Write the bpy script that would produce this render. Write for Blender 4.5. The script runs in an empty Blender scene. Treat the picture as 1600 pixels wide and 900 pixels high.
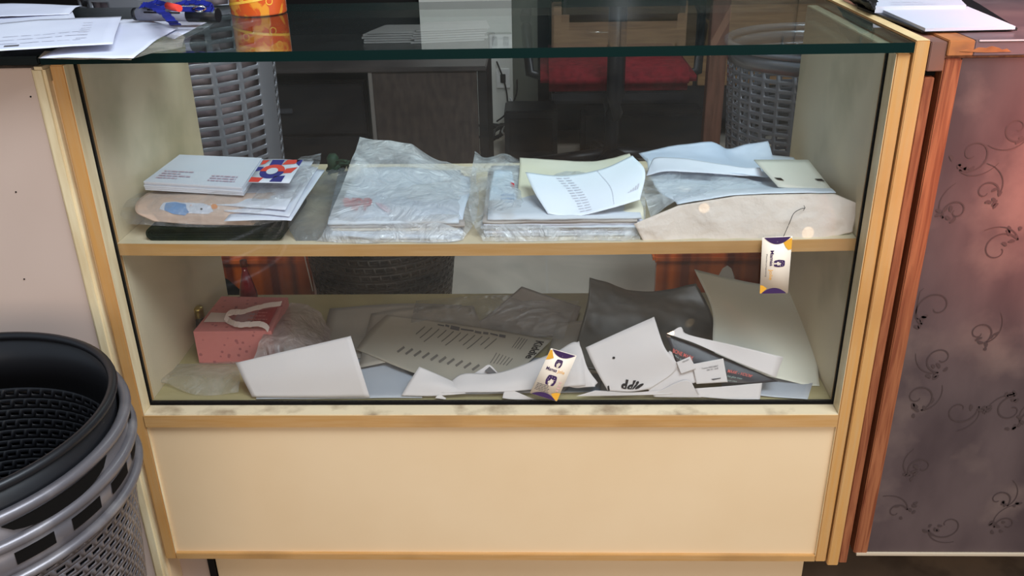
import bpy, bmesh, math, random
from math import sin, cos, pi, radians, atan2, sqrt
from mathutils import Vector as V, Matrix, noise
random.seed(7)
SC = bpy.context.scene
COL = SC.collection
# ------------------------------------------------------------------ camera
FPX = 1403.9
CAM = V((-0.01743, -1.15269, 1.04732))
YAW, PITCH, ROLL = -0.035852, 0.442609, -0.020818
_f = V((sin(YAW)*cos(PITCH), cos(YAW)*cos(PITCH), -sin(PITCH)))
_r = V((cos(YAW), -sin(YAW), 0)); _u = _r.cross(_f)
RR = _r*cos(ROLL) + _u*sin(ROLL); UU = -_r*sin(ROLL) + _u*cos(ROLL)
cd = bpy.data.cameras.new('camera'); cam = bpy.data.objects.new('camera', cd); COL.objects.link(cam)
m = Matrix.Identity(4)
for i in range(3):
    m[i][0] = RR[i]; m[i][1] = UU[i]; m[i][2] = -_f[i]; m[i][3] = CAM[i]
cam.matrix_world = m
cd.sensor_width = 36; cd.lens = FPX*36/1600; cd.clip_start = .02
SC.camera = cam
# ------------------------------------------------------------------ world + light
w = bpy.data.worlds.new('world'); SC.world = w; w.use_nodes = True
bg = w.node_tree.nodes['Background']; bg.inputs[0].default_value = (.70, .84, 1, 1); bg.inputs[1].default_value = .5
def area(name, loc, target, sx, sy, power, col):
    l = bpy.data.lights.new(name, 'AREA'); l.shape = 'RECTANGLE'; l.size = sx; l.size_y = sy; l.energy = power; l.color = col
    o = bpy.data.objects.new(name, l); COL.objects.link(o); o.location = loc
    o.rotation_euler = (V(target)-V(loc)).to_track_quat('-Z', 'Y').to_euler(); return o
area('shopfront_skylight', (.75, -1.05, 2.6), (0, .15, .4), 1.5, 1.0, 70, (.80, .90, 1))
area('warm_street_bounce', (.4, -2.5, 1.15), (0, 0, .25), 2.4, .8, 26, (1, .84, .68))
area('back_room_lamp', (.3, 1.9, 2.3), (0, 1.9, 0), .9, .5, 9, (.9, .95, 1))
def spot(name, loc, target, power, col, ang, blend):
    l = bpy.data.lights.new(name, 'SPOT'); l.energy = power; l.color = col; l.spot_size = radians(ang); l.spot_blend = blend; l.shadow_soft_size = .12
    o = bpy.data.objects.new(name, l); COL.objects.link(o); o.location = loc
    o.rotation_euler = (V(target)-V(loc)).to_track_quat('-Z', 'Y').to_euler(); return o
spot('added_red_spot', (1.3, -1.4, 1.9), (.76, 0, .76), 900, (1, .28, .21), 14, 1)  # added reddish spot tinting the upper floral cabinet pink
SUNW = (1.0, -1.9, 2.1)
SC.view_settings.view_transform = 'Standard'; SC.view_settings.look = 'None'
SC.view_settings.exposure = 0.16; SC.view_settings.gamma = 1; SC.view_settings.use_curve_mapping = False
SC.cycles.transparent_max_bounces = 40; SC.cycles.max_bounces = 14; SC.cycles.transmission_bounces = 12; SC.cycles.glossy_bounces = 6
SC.cycles.caustics_reflective = False; SC.cycles.caustics_refractive = False
# ------------------------------------------------------------------ helpers
def P(px, py, y=None, z=None, x=None):
    d = _f + RR*((px-800)/FPX) - UU*((py-450)/FPX)
    if y is not None: t = (y-CAM.y)/d.y
    elif z is not None: t = (z-CAM.z)/d.z
    else: t = (x-CAM.x)/d.x
    return CAM + d*t
def srgb(c):
    return tuple(((v/255)/12.92 if v/255 <= .04045 else ((v/255+.055)/1.055)**2.4) for v in c) + (1,)
MATS = {}
def mat(name, col, rough=.6, spec=.3, metal=0, noise_col=None, nscale=8, nlo=.35, nhi=.65, stretch=(1, 1, 1), bump=0, bscale=60, coat=0, detail=4, dist=0, two=None, twoscale=3, sheen=0):
    if name in MATS: return MATS[name]
    M = bpy.data.materials.new(name); M.use_nodes = True; nt = M.node_tree; N = nt.nodes; L = nt.links
    b = N['Principled BSDF']
    b.inputs['Roughness'].default_value = rough; b.inputs['Specular IOR Level'].default_value = spec
    b.inputs['Metallic'].default_value = metal; b.inputs['Coat Weight'].default_value = coat
    b.inputs['Base Color'].default_value = srgb(col)
    tc = N.new('ShaderNodeTexCoord'); mp = N.new('ShaderNodeMapping'); mp.inputs['Scale'].default_value = stretch
    L.new(tc.outputs['Object'], mp.inputs['Vector'])
    last = None
    if noise_col:
        n = N.new('ShaderNodeTexNoise'); n.inputs['Scale'].default_value = nscale; n.inputs['Detail'].default_value = detail; n.inputs['Distortion'].default_value = dist
        L.new(mp.outputs[0], n.inputs['Vector'])
        r = N.new('ShaderNodeMapRange'); r.inputs[1].default_value = nlo; r.inputs[2].default_value = nhi; L.new(n.outputs['Fac'], r.inputs[0])
        x = N.new('ShaderNodeMix'); x.data_type = 'RGBA'; x.inputs[6].default_value = srgb(col); x.inputs[7].default_value = srgb(noise_col)
        L.new(r.outputs[0], x.inputs[0]); last = x.outputs[2]
        if two:
            n2 = N.new('ShaderNodeTexNoise'); n2.inputs['Scale'].default_value = twoscale; n2.inputs['Detail'].default_value = 8; L.new(tc.outputs['Object'], n2.inputs['Vector'])
            r2 = N.new('ShaderNodeMapRange'); r2.inputs[1].default_value = .52; r2.inputs[2].default_value = .7; L.new(n2.outputs['Fac'], r2.inputs[0])
            x2 = N.new('ShaderNodeMix'); x2.data_type = 'RGBA'; L.new(last, x2.inputs[6]); x2.inputs[7].default_value = srgb(two); L.new(r2.outputs[0], x2.inputs[0]); last = x2.outputs[2]
        L.new(last, b.inputs['Base Color'])
    if bump:
        n = N.new('ShaderNodeTexNoise'); n.inputs['Scale'].default_value = bscale; n.inputs['Detail'].default_value = 5; L.new(mp.outputs[0], n.inputs['Vector'])
        bp = N.new('ShaderNodeBump'); bp.inputs['Strength'].default_value = bump; bp.inputs['Distance'].default_value = .002
        L.new(n.outputs['Fac'], bp.inputs['Height']); L.new(bp.outputs[0], b.inputs['Normal'])
    MATS[name] = M; return M
def film(name, col, opac_lo=.15, opac_hi=.7, scale=25, rough=.25, bump=.5, bscale=30, gloss=.12, trans=.3):
    """crumpled plastic film: part clear, part milky, with a thin glossy skin"""
    if name in MATS: return MATS[name]
    M = bpy.data.materials.new(name); M.use_nodes = True; nt = M.node_tree; N = nt.nodes; L = nt.links
    N.remove(N['Principled BSDF']); out = N['Material Output']
    tc = N.new('ShaderNodeTexCoord')
    n = N.new('ShaderNodeTexNoise'); n.inputs['Scale'].default_value = scale; n.inputs['Detail'].default_value = 6; n.inputs['Distortion'].default_value = 1.2
    L.new(tc.outputs['Object'], n.inputs['Vector'])
    r = N.new('ShaderNodeMapRange'); r.inputs[1].default_value = .35; r.inputs[2].default_value = .68; r.inputs[3].default_value = opac_lo; r.inputs[4].default_value = opac_hi
    L.new(n.outputs['Fac'], r.inputs[0])
    v = N.new('ShaderNodeTexNoise'); v.inputs['Scale'].default_value = bscale; v.inputs['Detail'].default_value = 7; v.inputs['Distortion'].default_value = 2.5
    L.new(tc.outputs['Object'], v.inputs['Vector'])
    bp = N.new('ShaderNodeBump'); bp.inputs['Strength'].default_value = bump; bp.inputs['Distance'].default_value = .01; L.new(v.outputs['Fac'], bp.inputs['Height'])
    df = N.new('ShaderNodeBsdfDiffuse'); df.inputs[0].default_value = srgb(col); L.new(bp.outputs[0], df.inputs['Normal'])
    tl = N.new('ShaderNodeBsdfTranslucent'); tl.inputs[0].default_value = srgb(col)
    m1 = N.new('ShaderNodeMixShader'); m1.inputs[0].default_value = trans; L.new(df.outputs[0], m1.inputs[1]); L.new(tl.outputs[0], m1.inputs[2])
    tr = N.new('ShaderNodeBsdfTransparent'); m2 = N.new('ShaderNodeMixShader'); L.new(r.outputs[0], m2.inputs[0]); L.new(tr.outputs[0], m2.inputs[1]); L.new(m1.outputs[0], m2.inputs[2])
    gl = N.new('ShaderNodeBsdfGlossy'); gl.inputs['Roughness'].default_value = rough; L.new(bp.outputs[0], gl.inputs['Normal'])
    m3 = N.new('ShaderNodeMixShader'); m3.inputs[0].default_value = gloss; L.new(m2.outputs[0], m3.inputs[1]); L.new(gl.outputs[0], m3.inputs[2])
    L.new(m3.outputs[0], out.inputs[0]); MATS[name] = M; return M
def glassmat(name, tint, dust=.0, dustcol=(200, 200, 195), rough=0.0, ior=1.5):
    if name in MATS: return MATS[name]
    M = bpy.data.materials.new(name); M.use_nodes = True; nt = M.node_tree; N = nt.nodes; L = nt.links
    N.remove(N['Principled BSDF']); out = N['Material Output']
    tr = N.new('ShaderNodeBsdfTransparent'); tr.inputs[0].default_value = tint + (1,)
    gl = N.new('ShaderNodeBsdfGlossy'); gl.inputs['Roughness'].default_value = rough
    fr = N.new('ShaderNodeFresnel'); ge = N.new('ShaderNodeNewGeometry'); ri = N.new('ShaderNodeMapRange')
    ri.inputs[3].default_value = ior; ri.inputs[4].default_value = 1/ior; L.new(ge.outputs['Backfacing'], ri.inputs[0]); L.new(ri.outputs[0], fr.inputs[0])
    m1 = N.new('ShaderNodeMixShader'); L.new(fr.outputs[0], m1.inputs[0]); L.new(tr.outputs[0], m1.inputs[1]); L.new(gl.outputs[0], m1.inputs[2])
    last = m1
    if dust:
        df = N.new('ShaderNodeBsdfDiffuse'); df.inputs[0].default_value = srgb(dustcol)
        tc = N.new('ShaderNodeTexCoord'); n = N.new('ShaderNodeTexNoise'); n.inputs['Scale'].default_value = 7; n.inputs['Detail'].default_value = 8; n.inputs['Distortion'].default_value = .8
        L.new(tc.outputs['Object'], n.inputs['Vector'])
        r = N.new('ShaderNodeMapRange'); r.inputs[1].default_value = .35; r.inputs[2].default_value = .75; r.inputs[3].default_value = dust*.45; r.inputs[4].default_value = dust*1.6; L.new(n.outputs['Fac'], r.inputs[0])
        m2 = N.new('ShaderNodeMixShader'); L.new(r.outputs[0], m2.inputs[0]); L.new(m1.outputs[0], m2.inputs[1]); L.new(df.outputs[0], m2.inputs[2]); last = m2
    L.new(last.outputs[0], out.inputs[0]); MATS[name] = M; return M
class MB:
    """collects shapes; build() links them as ONE mesh object"""
    def __init__(s): s.b = bmesh.new(); s.mi = 0
    def box(s, x0, x1, y0, y1, z0, z1, bev=0, rot=None, piv=None):
        g = bmesh.ops.create_cube(s.b, size=1); vs = g['verts']
        for v in vs:
            v.co = V((x0+(v.co.x+.5)*(x1-x0), y0+(v.co.y+.5)*(y1-y0), z0+(v.co.z+.5)*(z1-z0)))
        fs = set(f for v in vs for f in v.link_faces)
        for f in fs: f.material_index = s.mi
        if bev:
            es = list(set(e for v in vs for e in v.link_edges))
            r = bmesh.ops.bevel(s.b, geom=es, offset=bev, segments=2, affect='EDGES'); vs = list(set(vs) & set(s.b.verts)) + r['verts']; vs = list(set(v for v in vs if v.is_valid))
        if rot: bmesh.ops.rotate(s.b, verts=vs, cent=piv or V((0, 0, 0)), matrix=rot)
        return s
    def poly(s, pts):
        f = s.b.faces.new([s.b.verts.new(p) for p in pts]); f.material_index = s.mi; return f
    def prism(s, pts, d):
        """polygon pushed by vector d"""
        a = [s.b.verts.new(p) for p in pts]; b = [s.b.verts.new(V(p)+V(d)) for p in pts]; n = len(pts)
        fs = [s.b.faces.new(a), s.b.faces.new(b[::-1])] + [s.b.faces.new([a[i], b[i], b[(i+1) % n], a[(i+1) % n]]) for i in range(n)]
        for f in fs: f.material_index = s.mi
        return s
    def lathe(s, prof, c=(0, 0, 0), n=40, axis='z', closed=False):
        rings = []
        for r, z in prof:
            ring = []
            for i in range(n):
                a = 2*pi*i/n
                q = V((r*cos(a), r*sin(a), z)) if axis == 'z' else (V((z, r*cos(a), r*sin(a))) if axis == 'x' else V((r*cos(a), z, r*sin(a))))
                ring.append(s.b.verts.new(V(c)+q))
            rings.append(ring)
        pr = list(zip(rings, rings[1:])) + ([(rings[-1], rings[0])] if closed else [])
        for A, B in pr:
            for i in range(n):
                f = s.b.faces.new([A[i], A[(i+1) % n], B[(i+1) % n], B[i]]); f.material_index = s.mi; f.smooth = True
        if not closed:
            for R_, rev in ((rings[0], True), (rings[-1], False)):
                if (R_[0].co-R_[n//2].co).length > 1e-5:
                    f = s.b.faces.new(R_[::-1] if rev else R_); f.material_index = s.mi
        return s
    def tube(s, pts, r, n=8, r1=None):
        pts = [V(p) for p in pts]; rings = []
        for k, p in enumerate(pts):
            t = (pts[min(k+1, len(pts)-1)]-pts[max(k-1, 0)]).normalized()
            a = t.cross(V((0, 0, 1)) if abs(t.z) < .9 else V((1, 0, 0))).normalized(); c = t.cross(a)
            rr = r if r1 is None else r+(r1-r)*k/(len(pts)-1)
            rings.append([s.b.verts.new(p+a*cos(2*pi*i/n)*rr+c*sin(2*pi*i/n)*rr) for i in range(n)])
        for A, B in zip(rings, rings[1:]):
            for i in range(n):
                f = s.b.faces.new([A[i], A[(i+1) % n], B[(i+1) % n], B[i]]); f.smooth = True; f.material_index = s.mi
        for q in (rings[0][::-1], rings[-1]):
            f = s.b.faces.new(q); f.material_index = s.mi
        return s
    def build(s, name, mats, parent=None, smooth=False, mods=None):
        me = bpy.data.meshes.new(name); bmesh.ops.recalc_face_normals(s.b, faces=s.b.faces[:])
        s.b.to_mesh(me); s.b.free(); o = bpy.data.objects.new(name, me); COL.objects.link(o)
        for mm in (mats if isinstance(mats, (list, tuple)) else [mats]): me.materials.append(mm)
        if smooth:
            for p in me.polygons: p.use_smooth = True
        if parent: o.parent = parent; o.matrix_parent_inverse = Matrix.Translation(parent.location).inverted() if parent.type == 'EMPTY' and parent.parent is None else Matrix.Identity(4)
        return o
def tag(o, label=None, cat=None, group=None, kind=None):
    if label: o['label'] = label
    if cat: o['category'] = cat
    if group: o['group'] = group
    if kind: o['kind'] = kind
    return o
def thing(name, loc, label, cat, group=None):
    o = bpy.data.objects.new(name, None); COL.objects.link(o); o.location = loc; o.empty_display_size = .05
    return tag(o, label, cat, group)
def struct(name, mb, m_): return tag(mb.build(name, m_), kind='structure')
# --- smooth surfaces through rows of control points
def cr(a, b, c, d, t):
    return .5*((2*b)+(c-a)*t+(2*a-5*b+4*c-d)*t*t+(3*b-a-3*c+d)*t*t*t)
def spl(pts, t):
    n = len(pts)-1
    if n == 0: return pts[0]
    x = min(max(t, 0), 1)*n; i = min(int(x), n-1); f = x-i
    a = pts[i-1] if i > 0 else pts[i]*2-pts[i+1]; d = pts[i+2] if i+2 <= n else pts[i+1]*2-pts[i]
    return cr(a, pts[i], pts[i+1], d, f)
def lin(pts, t):
    n = len(pts)-1; x = min(max(t, 0), 1)*n; i = min(int(x), n-1); return pts[i].lerp(pts[i+1], x-i)
class Surf:
    """u along a row, v from the first (far) row to the last (near) row"""
    def __init__(s, rows, amp=0, freq=20, seed=0, ridged=False, sharp=False, zmin=None, ymin=None):
        s.rows = [[P(q[0], q[1], y=q[2]) if (len(q) == 3 and not isinstance(q, V)) else (P(q[0], q[1], z=q[3]) if not isinstance(q, V) else q) for q in r] for r in rows]
        s.amp, s.freq, s.seed, s.ridged, s.sharp, s.zmin, s.ymin = amp, freq, seed, ridged, sharp, zmin, ymin
    def base(s, u, v):
        g = lin if s.sharp else spl
        return g([g(r, u) for r in s.rows], v)
    def nrm(s, u, v):
        e = .01; a = s.base(min(u+e, 1), v)-s.base(max(u-e, 0), v); b = s.base(u, min(v+e, 1))-s.base(u, max(v-e, 0))
        n = a.cross(b)
        if n.length < 1e-12: return V((0, 0, 1))
        n.normalize()
        return n if n.dot(CAM-s.base(u, v)) > 0 else -n
    def pt(s, u, v, off=0):
        p = s.base(u, v); n = s.nrm(u, v); h = off
        if s.amp:
            q = p*s.freq + V((s.seed*3.1, s.seed*1.7, 0))
            k = noise.fractal(q, 1.0, 2.0, 4)
            if s.ridged: k = (1-abs(noise.noise(q*.6))*2.2)*.6 + (1-abs(noise.noise(q*1.7+V((5, 5, 5))))*2)*.35 - .5
            h += s.amp*k
        p = p+n*h
        if s.zmin is not None and p.z < s.zmin+off: p.z = s.zmin+off
        if s.ymin is not None and p.y < s.ymin-off: p.y = s.ymin-off
        return p
    def mesh(s, mb, nu=30, nv=30, keep=None):
        g = [[mb.b.verts.new(s.pt(i/nu, j/nv)) for i in range(nu+1)] for j in range(nv+1)]
        for j in range(nv):
            for i in range(nu):
                if keep and not keep((i+.5)/nu, (j+.5)/nv): continue
                f = mb.b.faces.new([g[j][i], g[j][i+1], g[j+1][i+1], g[j+1][i]]); f.smooth = True; f.material_index = mb.mi
        return mb
def sheet(name, surf, m_, parent=None, nu=24, nv=24, thick=.0004, keep=None):
    if 'film' in m_.name or 'hazy' in m_.name: thick = 0
    mb = MB(); surf.mesh(mb, nu, nv, keep); 
    for v in [v for v in mb.b.verts if not v.link_faces]: mb.b.verts.remove(v)
    o = mb.build(name, m_, parent)
    if thick:
        md = o.modifiers.new('solid', 'SOLIDIFY'); md.thickness = thick; md.offset = 0
    return o
def onto(mb, surf, pts, off=.0006, sub=0):
    """flat polygon in (u,v) laid on the surface as a print, cut fine enough to follow it"""
    us = [p[0] for p in pts]; vs = [p[1] for p in pts]; big = max(max(us)-min(us), max(vs)-min(vs))
    if big < .035:
        try:
            f = mb.b.faces.new([mb.b.verts.new(surf.pt(u, v, off)) for u, v in pts]); f.material_index = mb.mi
        except Exception: pass
        return
    t = bmesh.new(); t.faces.new([t.verts.new((u, v, 0)) for u, v in pts])
    bmesh.ops.triangulate(t, faces=t.faces[:])
    for _ in range(2 if big < .12 else 3):
        es = [e for e in t.edges if e.calc_length() > .02]
        if es: bmesh.ops.subdivide_edges(t, edges=es, cuts=1); bmesh.ops.triangulate(t, faces=t.faces[:])
    mp = {v: mb.b.verts.new(surf.pt(v.co.x, v.co.y, off)) for v in t.verts}
    for f in t.faces:
        try: g = mb.b.faces.new([mp[v] for v in f.verts]); g.material_index = mb.mi
        except Exception: pass
    t.free()
def lines(mb, surf, u0, v0, u1, v1, n, wdt, vary=.4, off=.0006, broken=True):
    """n text-like lines running along u, stacked along v"""
    for k in range(n):
        v = v0+(v1-v0)*k/max(n-1, 1); e = u1-(u1-u0)*vary*random.random(); u = u0
        while u < e:
            l = min((u1-u0)*(.06+.16*random.random()), e-u) if broken else e-u
            onto(mb, surf, [(u, v), (u+l, v), (u+l, v+wdt), (u, v+wdt)], off); u += l+(u1-u0)*.03
_tc = {}
def text2d(s, bold=0.0, shear=0):
    k = (s, bold, shear)
    if k in _tc: return _tc[k]
    cu = bpy.data.curves.new('t', 'FONT'); cu.body = s; cu.size = 1; cu.offset = bold; cu.shear = shear; cu.resolution_u = 3
    o = bpy.data.objects.new('t', cu); COL.objects.link(o); bpy.context.view_layer.update()
    me = bpy.data.meshes.new_from_object(o.evaluated_get(bpy.context.evaluated_depsgraph_get()))
    vs = [v.co.copy() for v in me.vertices]; fs = [tuple(p.vertices) for p in me.polygons]
    bpy.data.objects.remove(o); bpy.data.curves.remove(cu); bpy.data.meshes.remove(me)
    x0 = min(v.x for v in vs); x1 = max(v.x for v in vs)
    vs = [((v.x-x0)/(x1-x0), v.y) for v in vs]; _tc[k] = (vs, fs, x1-x0); return _tc[k]
def write(mb, surf, s, o, ax, up, bold=.01, off=.0007, shear=0):
    """text with origin o, baseline vector ax (whole width) and up vector (cap height/.72), all in (u,v)"""
    vs, fs, wd = text2d(s, bold, shear)
    bv = [mb.b.verts.new(surf.pt(o[0]+ax[0]*x+up[0]*y, o[1]+ax[1]*x+up[1]*y, off)) for x, y in vs]
    for f in fs:
        try: g = mb.b.faces.new([bv[i] for i in f]); g.material_index = mb.mi
        except Exception: pass
def part_print(name, mb, m_, parent): return mb.build(name, m_, parent)
# ------------------------------------------------------------------ materials
m_beech = mat('beech_trim', (198, 152, 98), .45, .4, noise_col=(200, 146, 82), nscale=14, stretch=(14, 14, .7), bump=.1, two=(186, 134, 78), twoscale=6)
m_beech_h = mat('beech_trim_horizontal', (196, 152, 100), .45, .4, noise_col=(190, 142, 84), nscale=14, stretch=(.8, 14, 14), bump=.1, two=(170, 128, 80), twoscale=5)
m_cream = mat('cream_laminate', (236, 206, 166), .35, .4, noise_col=(230, 198, 156), nscale=3)
m_inner = mat('cream_inner_laminate', (224, 208, 180), .5, .3, noise_col=(212, 194, 164), nscale=4, two=(184, 172, 142), twoscale=5)
m_pinkish = mat('aged_pink_grey_laminate', (205, 182, 168), .4, .35, noise_col=(196, 172, 158), nscale=2.5)
m_creamedge = mat('cream_edge_strip', (232, 214, 176), .4, .4, noise_col=(214, 190, 148), nscale=10, stretch=(6, 6, 1))
m_ledge = mat('dirty_ledge', (214, 194, 160), .6, .3, noise_col=(150, 126, 98), nscale=30, nlo=.5, nhi=.8, bump=.2)
m_redwood = mat('reddish_pine', (156, 94, 60), .5, .35, noise_col=(120, 62, 38), nscale=9, stretch=(16, 16, .9), detail=5, dist=1.2, bump=.15)
m_darktop = mat('dark_stone_laminate_top', (92, 86, 88), .35, .45, noise_col=(62, 56, 58), nscale=14, two=(110, 104, 104))
m_black = mat('black_gap', (16, 14, 13), .8, .1)
m_paper = mat('white_paper', (216, 206, 204), .7, .15, noise_col=(208, 198, 196), nscale=6)
m_paper_w = mat('bright_white_paper', (218, 220, 232), .7, .15, noise_col=(208, 210, 226), nscale=5)
m_paper_c = mat('cream_paper', (222, 212, 196), .7, .15, noise_col=(208, 196, 180), nscale=6)
m_paper_shade = mat('shade_toned_paper', (172, 162, 150), .7, .1, noise_col=(158, 148, 138), nscale=5)  # white paper greyed to put the shelf's shade into the colour
m_ink = mat('grey_ink', (96, 92, 94), .8, .1)
m_inkl = mat('faint_ink', (200, 200, 212), .8, .1)
m_inkd = mat('black_ink', (34, 30, 32), .7, .1)
m_red = mat('red_ink', (196, 44, 62), .7, .1); m_blue = mat('navy_ink', (48, 52, 132), .7, .1); m_redb = mat('bright_red_ink', (226, 74, 62), .7, .1)
m_purple = mat('purple_ink', (66, 44, 84), .5, .2); m_yellow = mat('golden_yellow_ink', (232, 168, 58), .5, .2); m_card = mat('cream_card', (238, 222, 202), .5, .2)
m_green_edge = mat('green_glass_edge', (4, 30, 28), .15, .4)
m_glass_top = glassmat('counter_glass', (.90, .955, .93), dust=.012, dustcol=(150, 160, 158))
m_glass_front = glassmat('front_glass', (.98, .988, .98), dust=.010, dustcol=(190, 188, 180))
m_grey = mat('grey_plastic', (122, 124, 130), .32, .5, noise_col=(104, 106, 112), nscale=5, bump=.05)
m_greyd = mat('dark_grey_plastic', (62, 64, 68), .4, .4, noise_col=(50, 50, 54), nscale=5)
m_dark = mat('dark_furniture', (24, 21, 21), .5, .3, noise_col=(18, 16, 17), nscale=4)
m_blackp = mat('black_plastic', (22, 22, 26), .4, .4)
m_chrome = mat('chrome', (200, 200, 200), .15, .5, metal=1)
# ------------------------------------------------------------------ the room
FZ = -.10
def tiles(name, c1, c2, sz, grout):
    M = mat(name, c1, .28, .45, noise_col=c2, nscale=2.5, dist=1.5, detail=9, two=tuple(int(v*.82) for v in c1), twoscale=1.7)
    nt = M.node_tree; N = nt.nodes; L = nt.links; b = N['Principled BSDF']; src = b.inputs['Base Color'].links[0].from_socket
    tc = N.new('ShaderNodeTexCoord'); br = N.new('ShaderNodeTexBrick'); br.offset = 0; br.inputs['Scale'].default_value = 1
    br.inputs['Brick Width'].default_value = sz; br.inputs['Row Height'].default_value = sz; br.inputs['Mortar Size'].default_value = .0025
    br.inputs['Color1'].default_value = (1, 1, 1, 1); br.inputs['Color2'].default_value = (1, 1, 1, 1); br.inputs['Mortar'].default_value = (0, 0, 0, 1)
    L.new(tc.outputs['Object'], br.inputs['Vector']); x = N.new('ShaderNodeMix'); x.data_type = 'RGBA'
    L.new(br.outputs['Color'], x.inputs[0]); x.inputs[6].default_value = srgb(grout); L.new(src, x.inputs[7]); L.new(x.outputs[2], b.inputs['Base Color']); return M
m_tile = tiles('pale_marble_tile', (190, 180, 166), (168, 160, 148), .6, (176, 170, 162))
m_front_floor = mat('worn_stone_floor', (128, 106, 86), .55, .3, noise_col=(100, 86, 74), nscale=6, two=(70, 58, 50), twoscale=9)
m_wall = mat('off_white_wall_paint', (222, 222, 214), .7, .2, noise_col=(212, 212, 204), nscale=3)
m_wallg = mat('grey_olive_wall_paint', (112, 114, 104), .7, .2, noise_col=(100, 102, 92), nscale=3)
m_walld = mat('dark_brown_wall_panel', (28, 23, 21), .6, .25, noise_col=(20, 17, 16), nscale=3)
m_cabwood = mat('tan_wood_veneer', (134, 102, 66), .45, .35, noise_col=(110, 80, 50), nscale=8, stretch=(1, 8, 10))
m_orange = mat('orange_varnished_wood', (214, 98, 36), .35, .4, noise_col=(120, 44, 24), nscale=9, stretch=(3, 0, .02), nlo=.4, nhi=.6, detail=1)
for nm_, tg_, pw_, an_ in (('sunbeam', P(1096, 328, y=.068), 24, .85), ('sunbeam', P(1262, 364, y=.046), 26, 1.0), ('sunbeam', P(1074, 293, y=.14), 14, .9), ('sunbeam', P(1046, 520, y=.080), 260, .75)):
    l_ = spot(nm_, tg_+(V(SUNW)-tg_).normalized()*an_, tg_, pw_*an_*an_, (1, .72, .42), 1, .2); l_.data.shadow_soft_size = .0005
struct('floor', MB().box(-3, 3, .5, 3.2, FZ-.05, FZ), m_tile)
struct('floor_front', MB().box(-8, 8, -16, .5, FZ-.05, FZ), m_front_floor)
mb = MB(); mb.box(-3, 3, 3.0, 3.1, FZ, 2.6); struct('wall_back', mb, m_walld)
struct('wall_left', MB().box(-3.1, -3, .2, 3.1, FZ, 2.6), m_walld)
struct('wall_right', MB().box(3, 3.1, .2, 3.1, FZ, 2.6), m_wall)
struct('ceiling', MB().box(-3.1, 3.1, -.1, 3.1, 2.6, 2.65), m_wall)
xp0 = P(657, 45, y=2.9).x; xp1 = P(800, 60, y=2.9).x; xp2 = P(840, 60, y=2.96).x
struct('wall_pillar', MB().box(xp0, xp1, 2.9, 3.0, FZ, 2.6), m_wall)
struct('wall_recess', MB().box(xp1, xp2, 2.96, 3.0, FZ, 2.6), m_wallg)
def plate(px, py, mirror, w_, h_, label, n=1):
    c = P(px, py, y=2.9); z = 2*.838-c.z if mirror else c.z
    t = thing('wall_socket', (c.x, 2.9, z), label, 'socket')
    MB().box(c.x-w_, c.x+w_, 2.892, 2.9, z-h_, z+h_, .003).build('face_plate', mat('socket_plastic', (236, 236, 232), .3, .4), t)
    for k in range(n):
        xx = c.x+(k-(n-1)/2)*w_*1.0
        MB().box(xx-.012, xx+.012, 2.888, 2.893, z-.02, z+.02, .002).build('rocker' if mirror else 'plug', mat('socket_inset', (200, 200, 198), .3, .4) if mirror else m_blackp, t)
plate(782, 63, True, .05, .034, 'double switch plate high up on the white wall pillar', 2)
plate(786, 122, False, .03, .045, 'wall socket low on the white wall pillar with black plug')
plate(800, 150, False, .0, .0, 'x') if False else None
# wood wall cabinets to the right (seen by reflection and through the panes)
def cupboard(x0, x1, z0, z1, y0, label, m_, doors=2):
    t = thing('cupboard', ((x0+x1)/2, y0, z0), label, 'cupboard')
    MB().box(x0, x1, y0, 2.96, z0, z1, .004).build('body', m_, t)
    wd = (x1-x0)/doors
    for k in range(doors):
        d = MB().box(x0+k*wd+.006, x0+(k+1)*wd-.006, y0-.016, y0, z0+.012, z1-.012, .003).build('door', m_, t)
        MB().tube([(x0+(k+.85)*wd, y0-.03, (z0+z1)/2-.05), (x0+(k+.85)*wd, y0-.03, (z0+z1)/2+.05)], .005).build('handle', m_chrome, d)
cupboard(xp2+.06, xp2+.62, 1.15, 1.6, 2.7, 'tan wooden wall cupboard nearest the white pillar', m_cabwood)
cupboard(xp2+.74, xp2+1.7, 1.1, 1.6, 2.7, 'wide tan wooden wall cupboard at far right of back wall', m_cabwood, 3)
t = thing('low_cabinet', (.8, 2.8, FZ), 'low wooden cabinet against the back wall behind the red chair', 'cabinet')
MB().box(xp2+.05, 2.0, 2.72, 2.95, FZ+.12, .52, .004).build('body', m_dark, t)
for k in range(3):
    d = MB().box(xp2+.06+k*.62, xp2+.66+k*.62, 2.70, 2.72, .17, .50, .003).build('door', m_cabwood, t)
    MB().tube([(xp2+.2+k*.62, 2.69, .4), (xp2+.3+k*.62, 2.69, .4)], .005).build('handle', m_chrome, d)
# desk
m_desk = mat('brown_woven_laminate', (68, 58, 52), .6, .2, noise_col=(54, 46, 42), nscale=60, stretch=(1, 1, .3))
xa = P(580, 105, y=1.6).x; xb = P(766, 105, y=1.6).x-.012
t = thing('desk', ((xa+xb)/2, 1.9, FZ), 'brown laminate desk with a plain front panel behind the counter', 'desk')
MB().box(xa, xb-.03, 1.6, 1.62, FZ, .475, .002).build('front_panel', m_desk, t)
MB().box(xb-.028, xb, 1.6, 1.9, FZ, .475, .002).build('side_panel', m_dark, t)
MB().box(xa-.9, xa-.87, 1.6, 1.9, FZ, .475, .002).build('side_panel', m_dark, t)
MB().box(xa-.012, xa, 1.595, 1.62, FZ, .475, .002).build('edge_strip', mat('grey_edge_strip', (110, 104, 98), .5, .3), t)
MB().box(xa-.9, xb, 1.59, 2.2, .475, .49, .003).build('desktop', mat('desk_top_dark', (60, 54, 52), .4, .35, noise_col=(44, 40, 40)), t)
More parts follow.
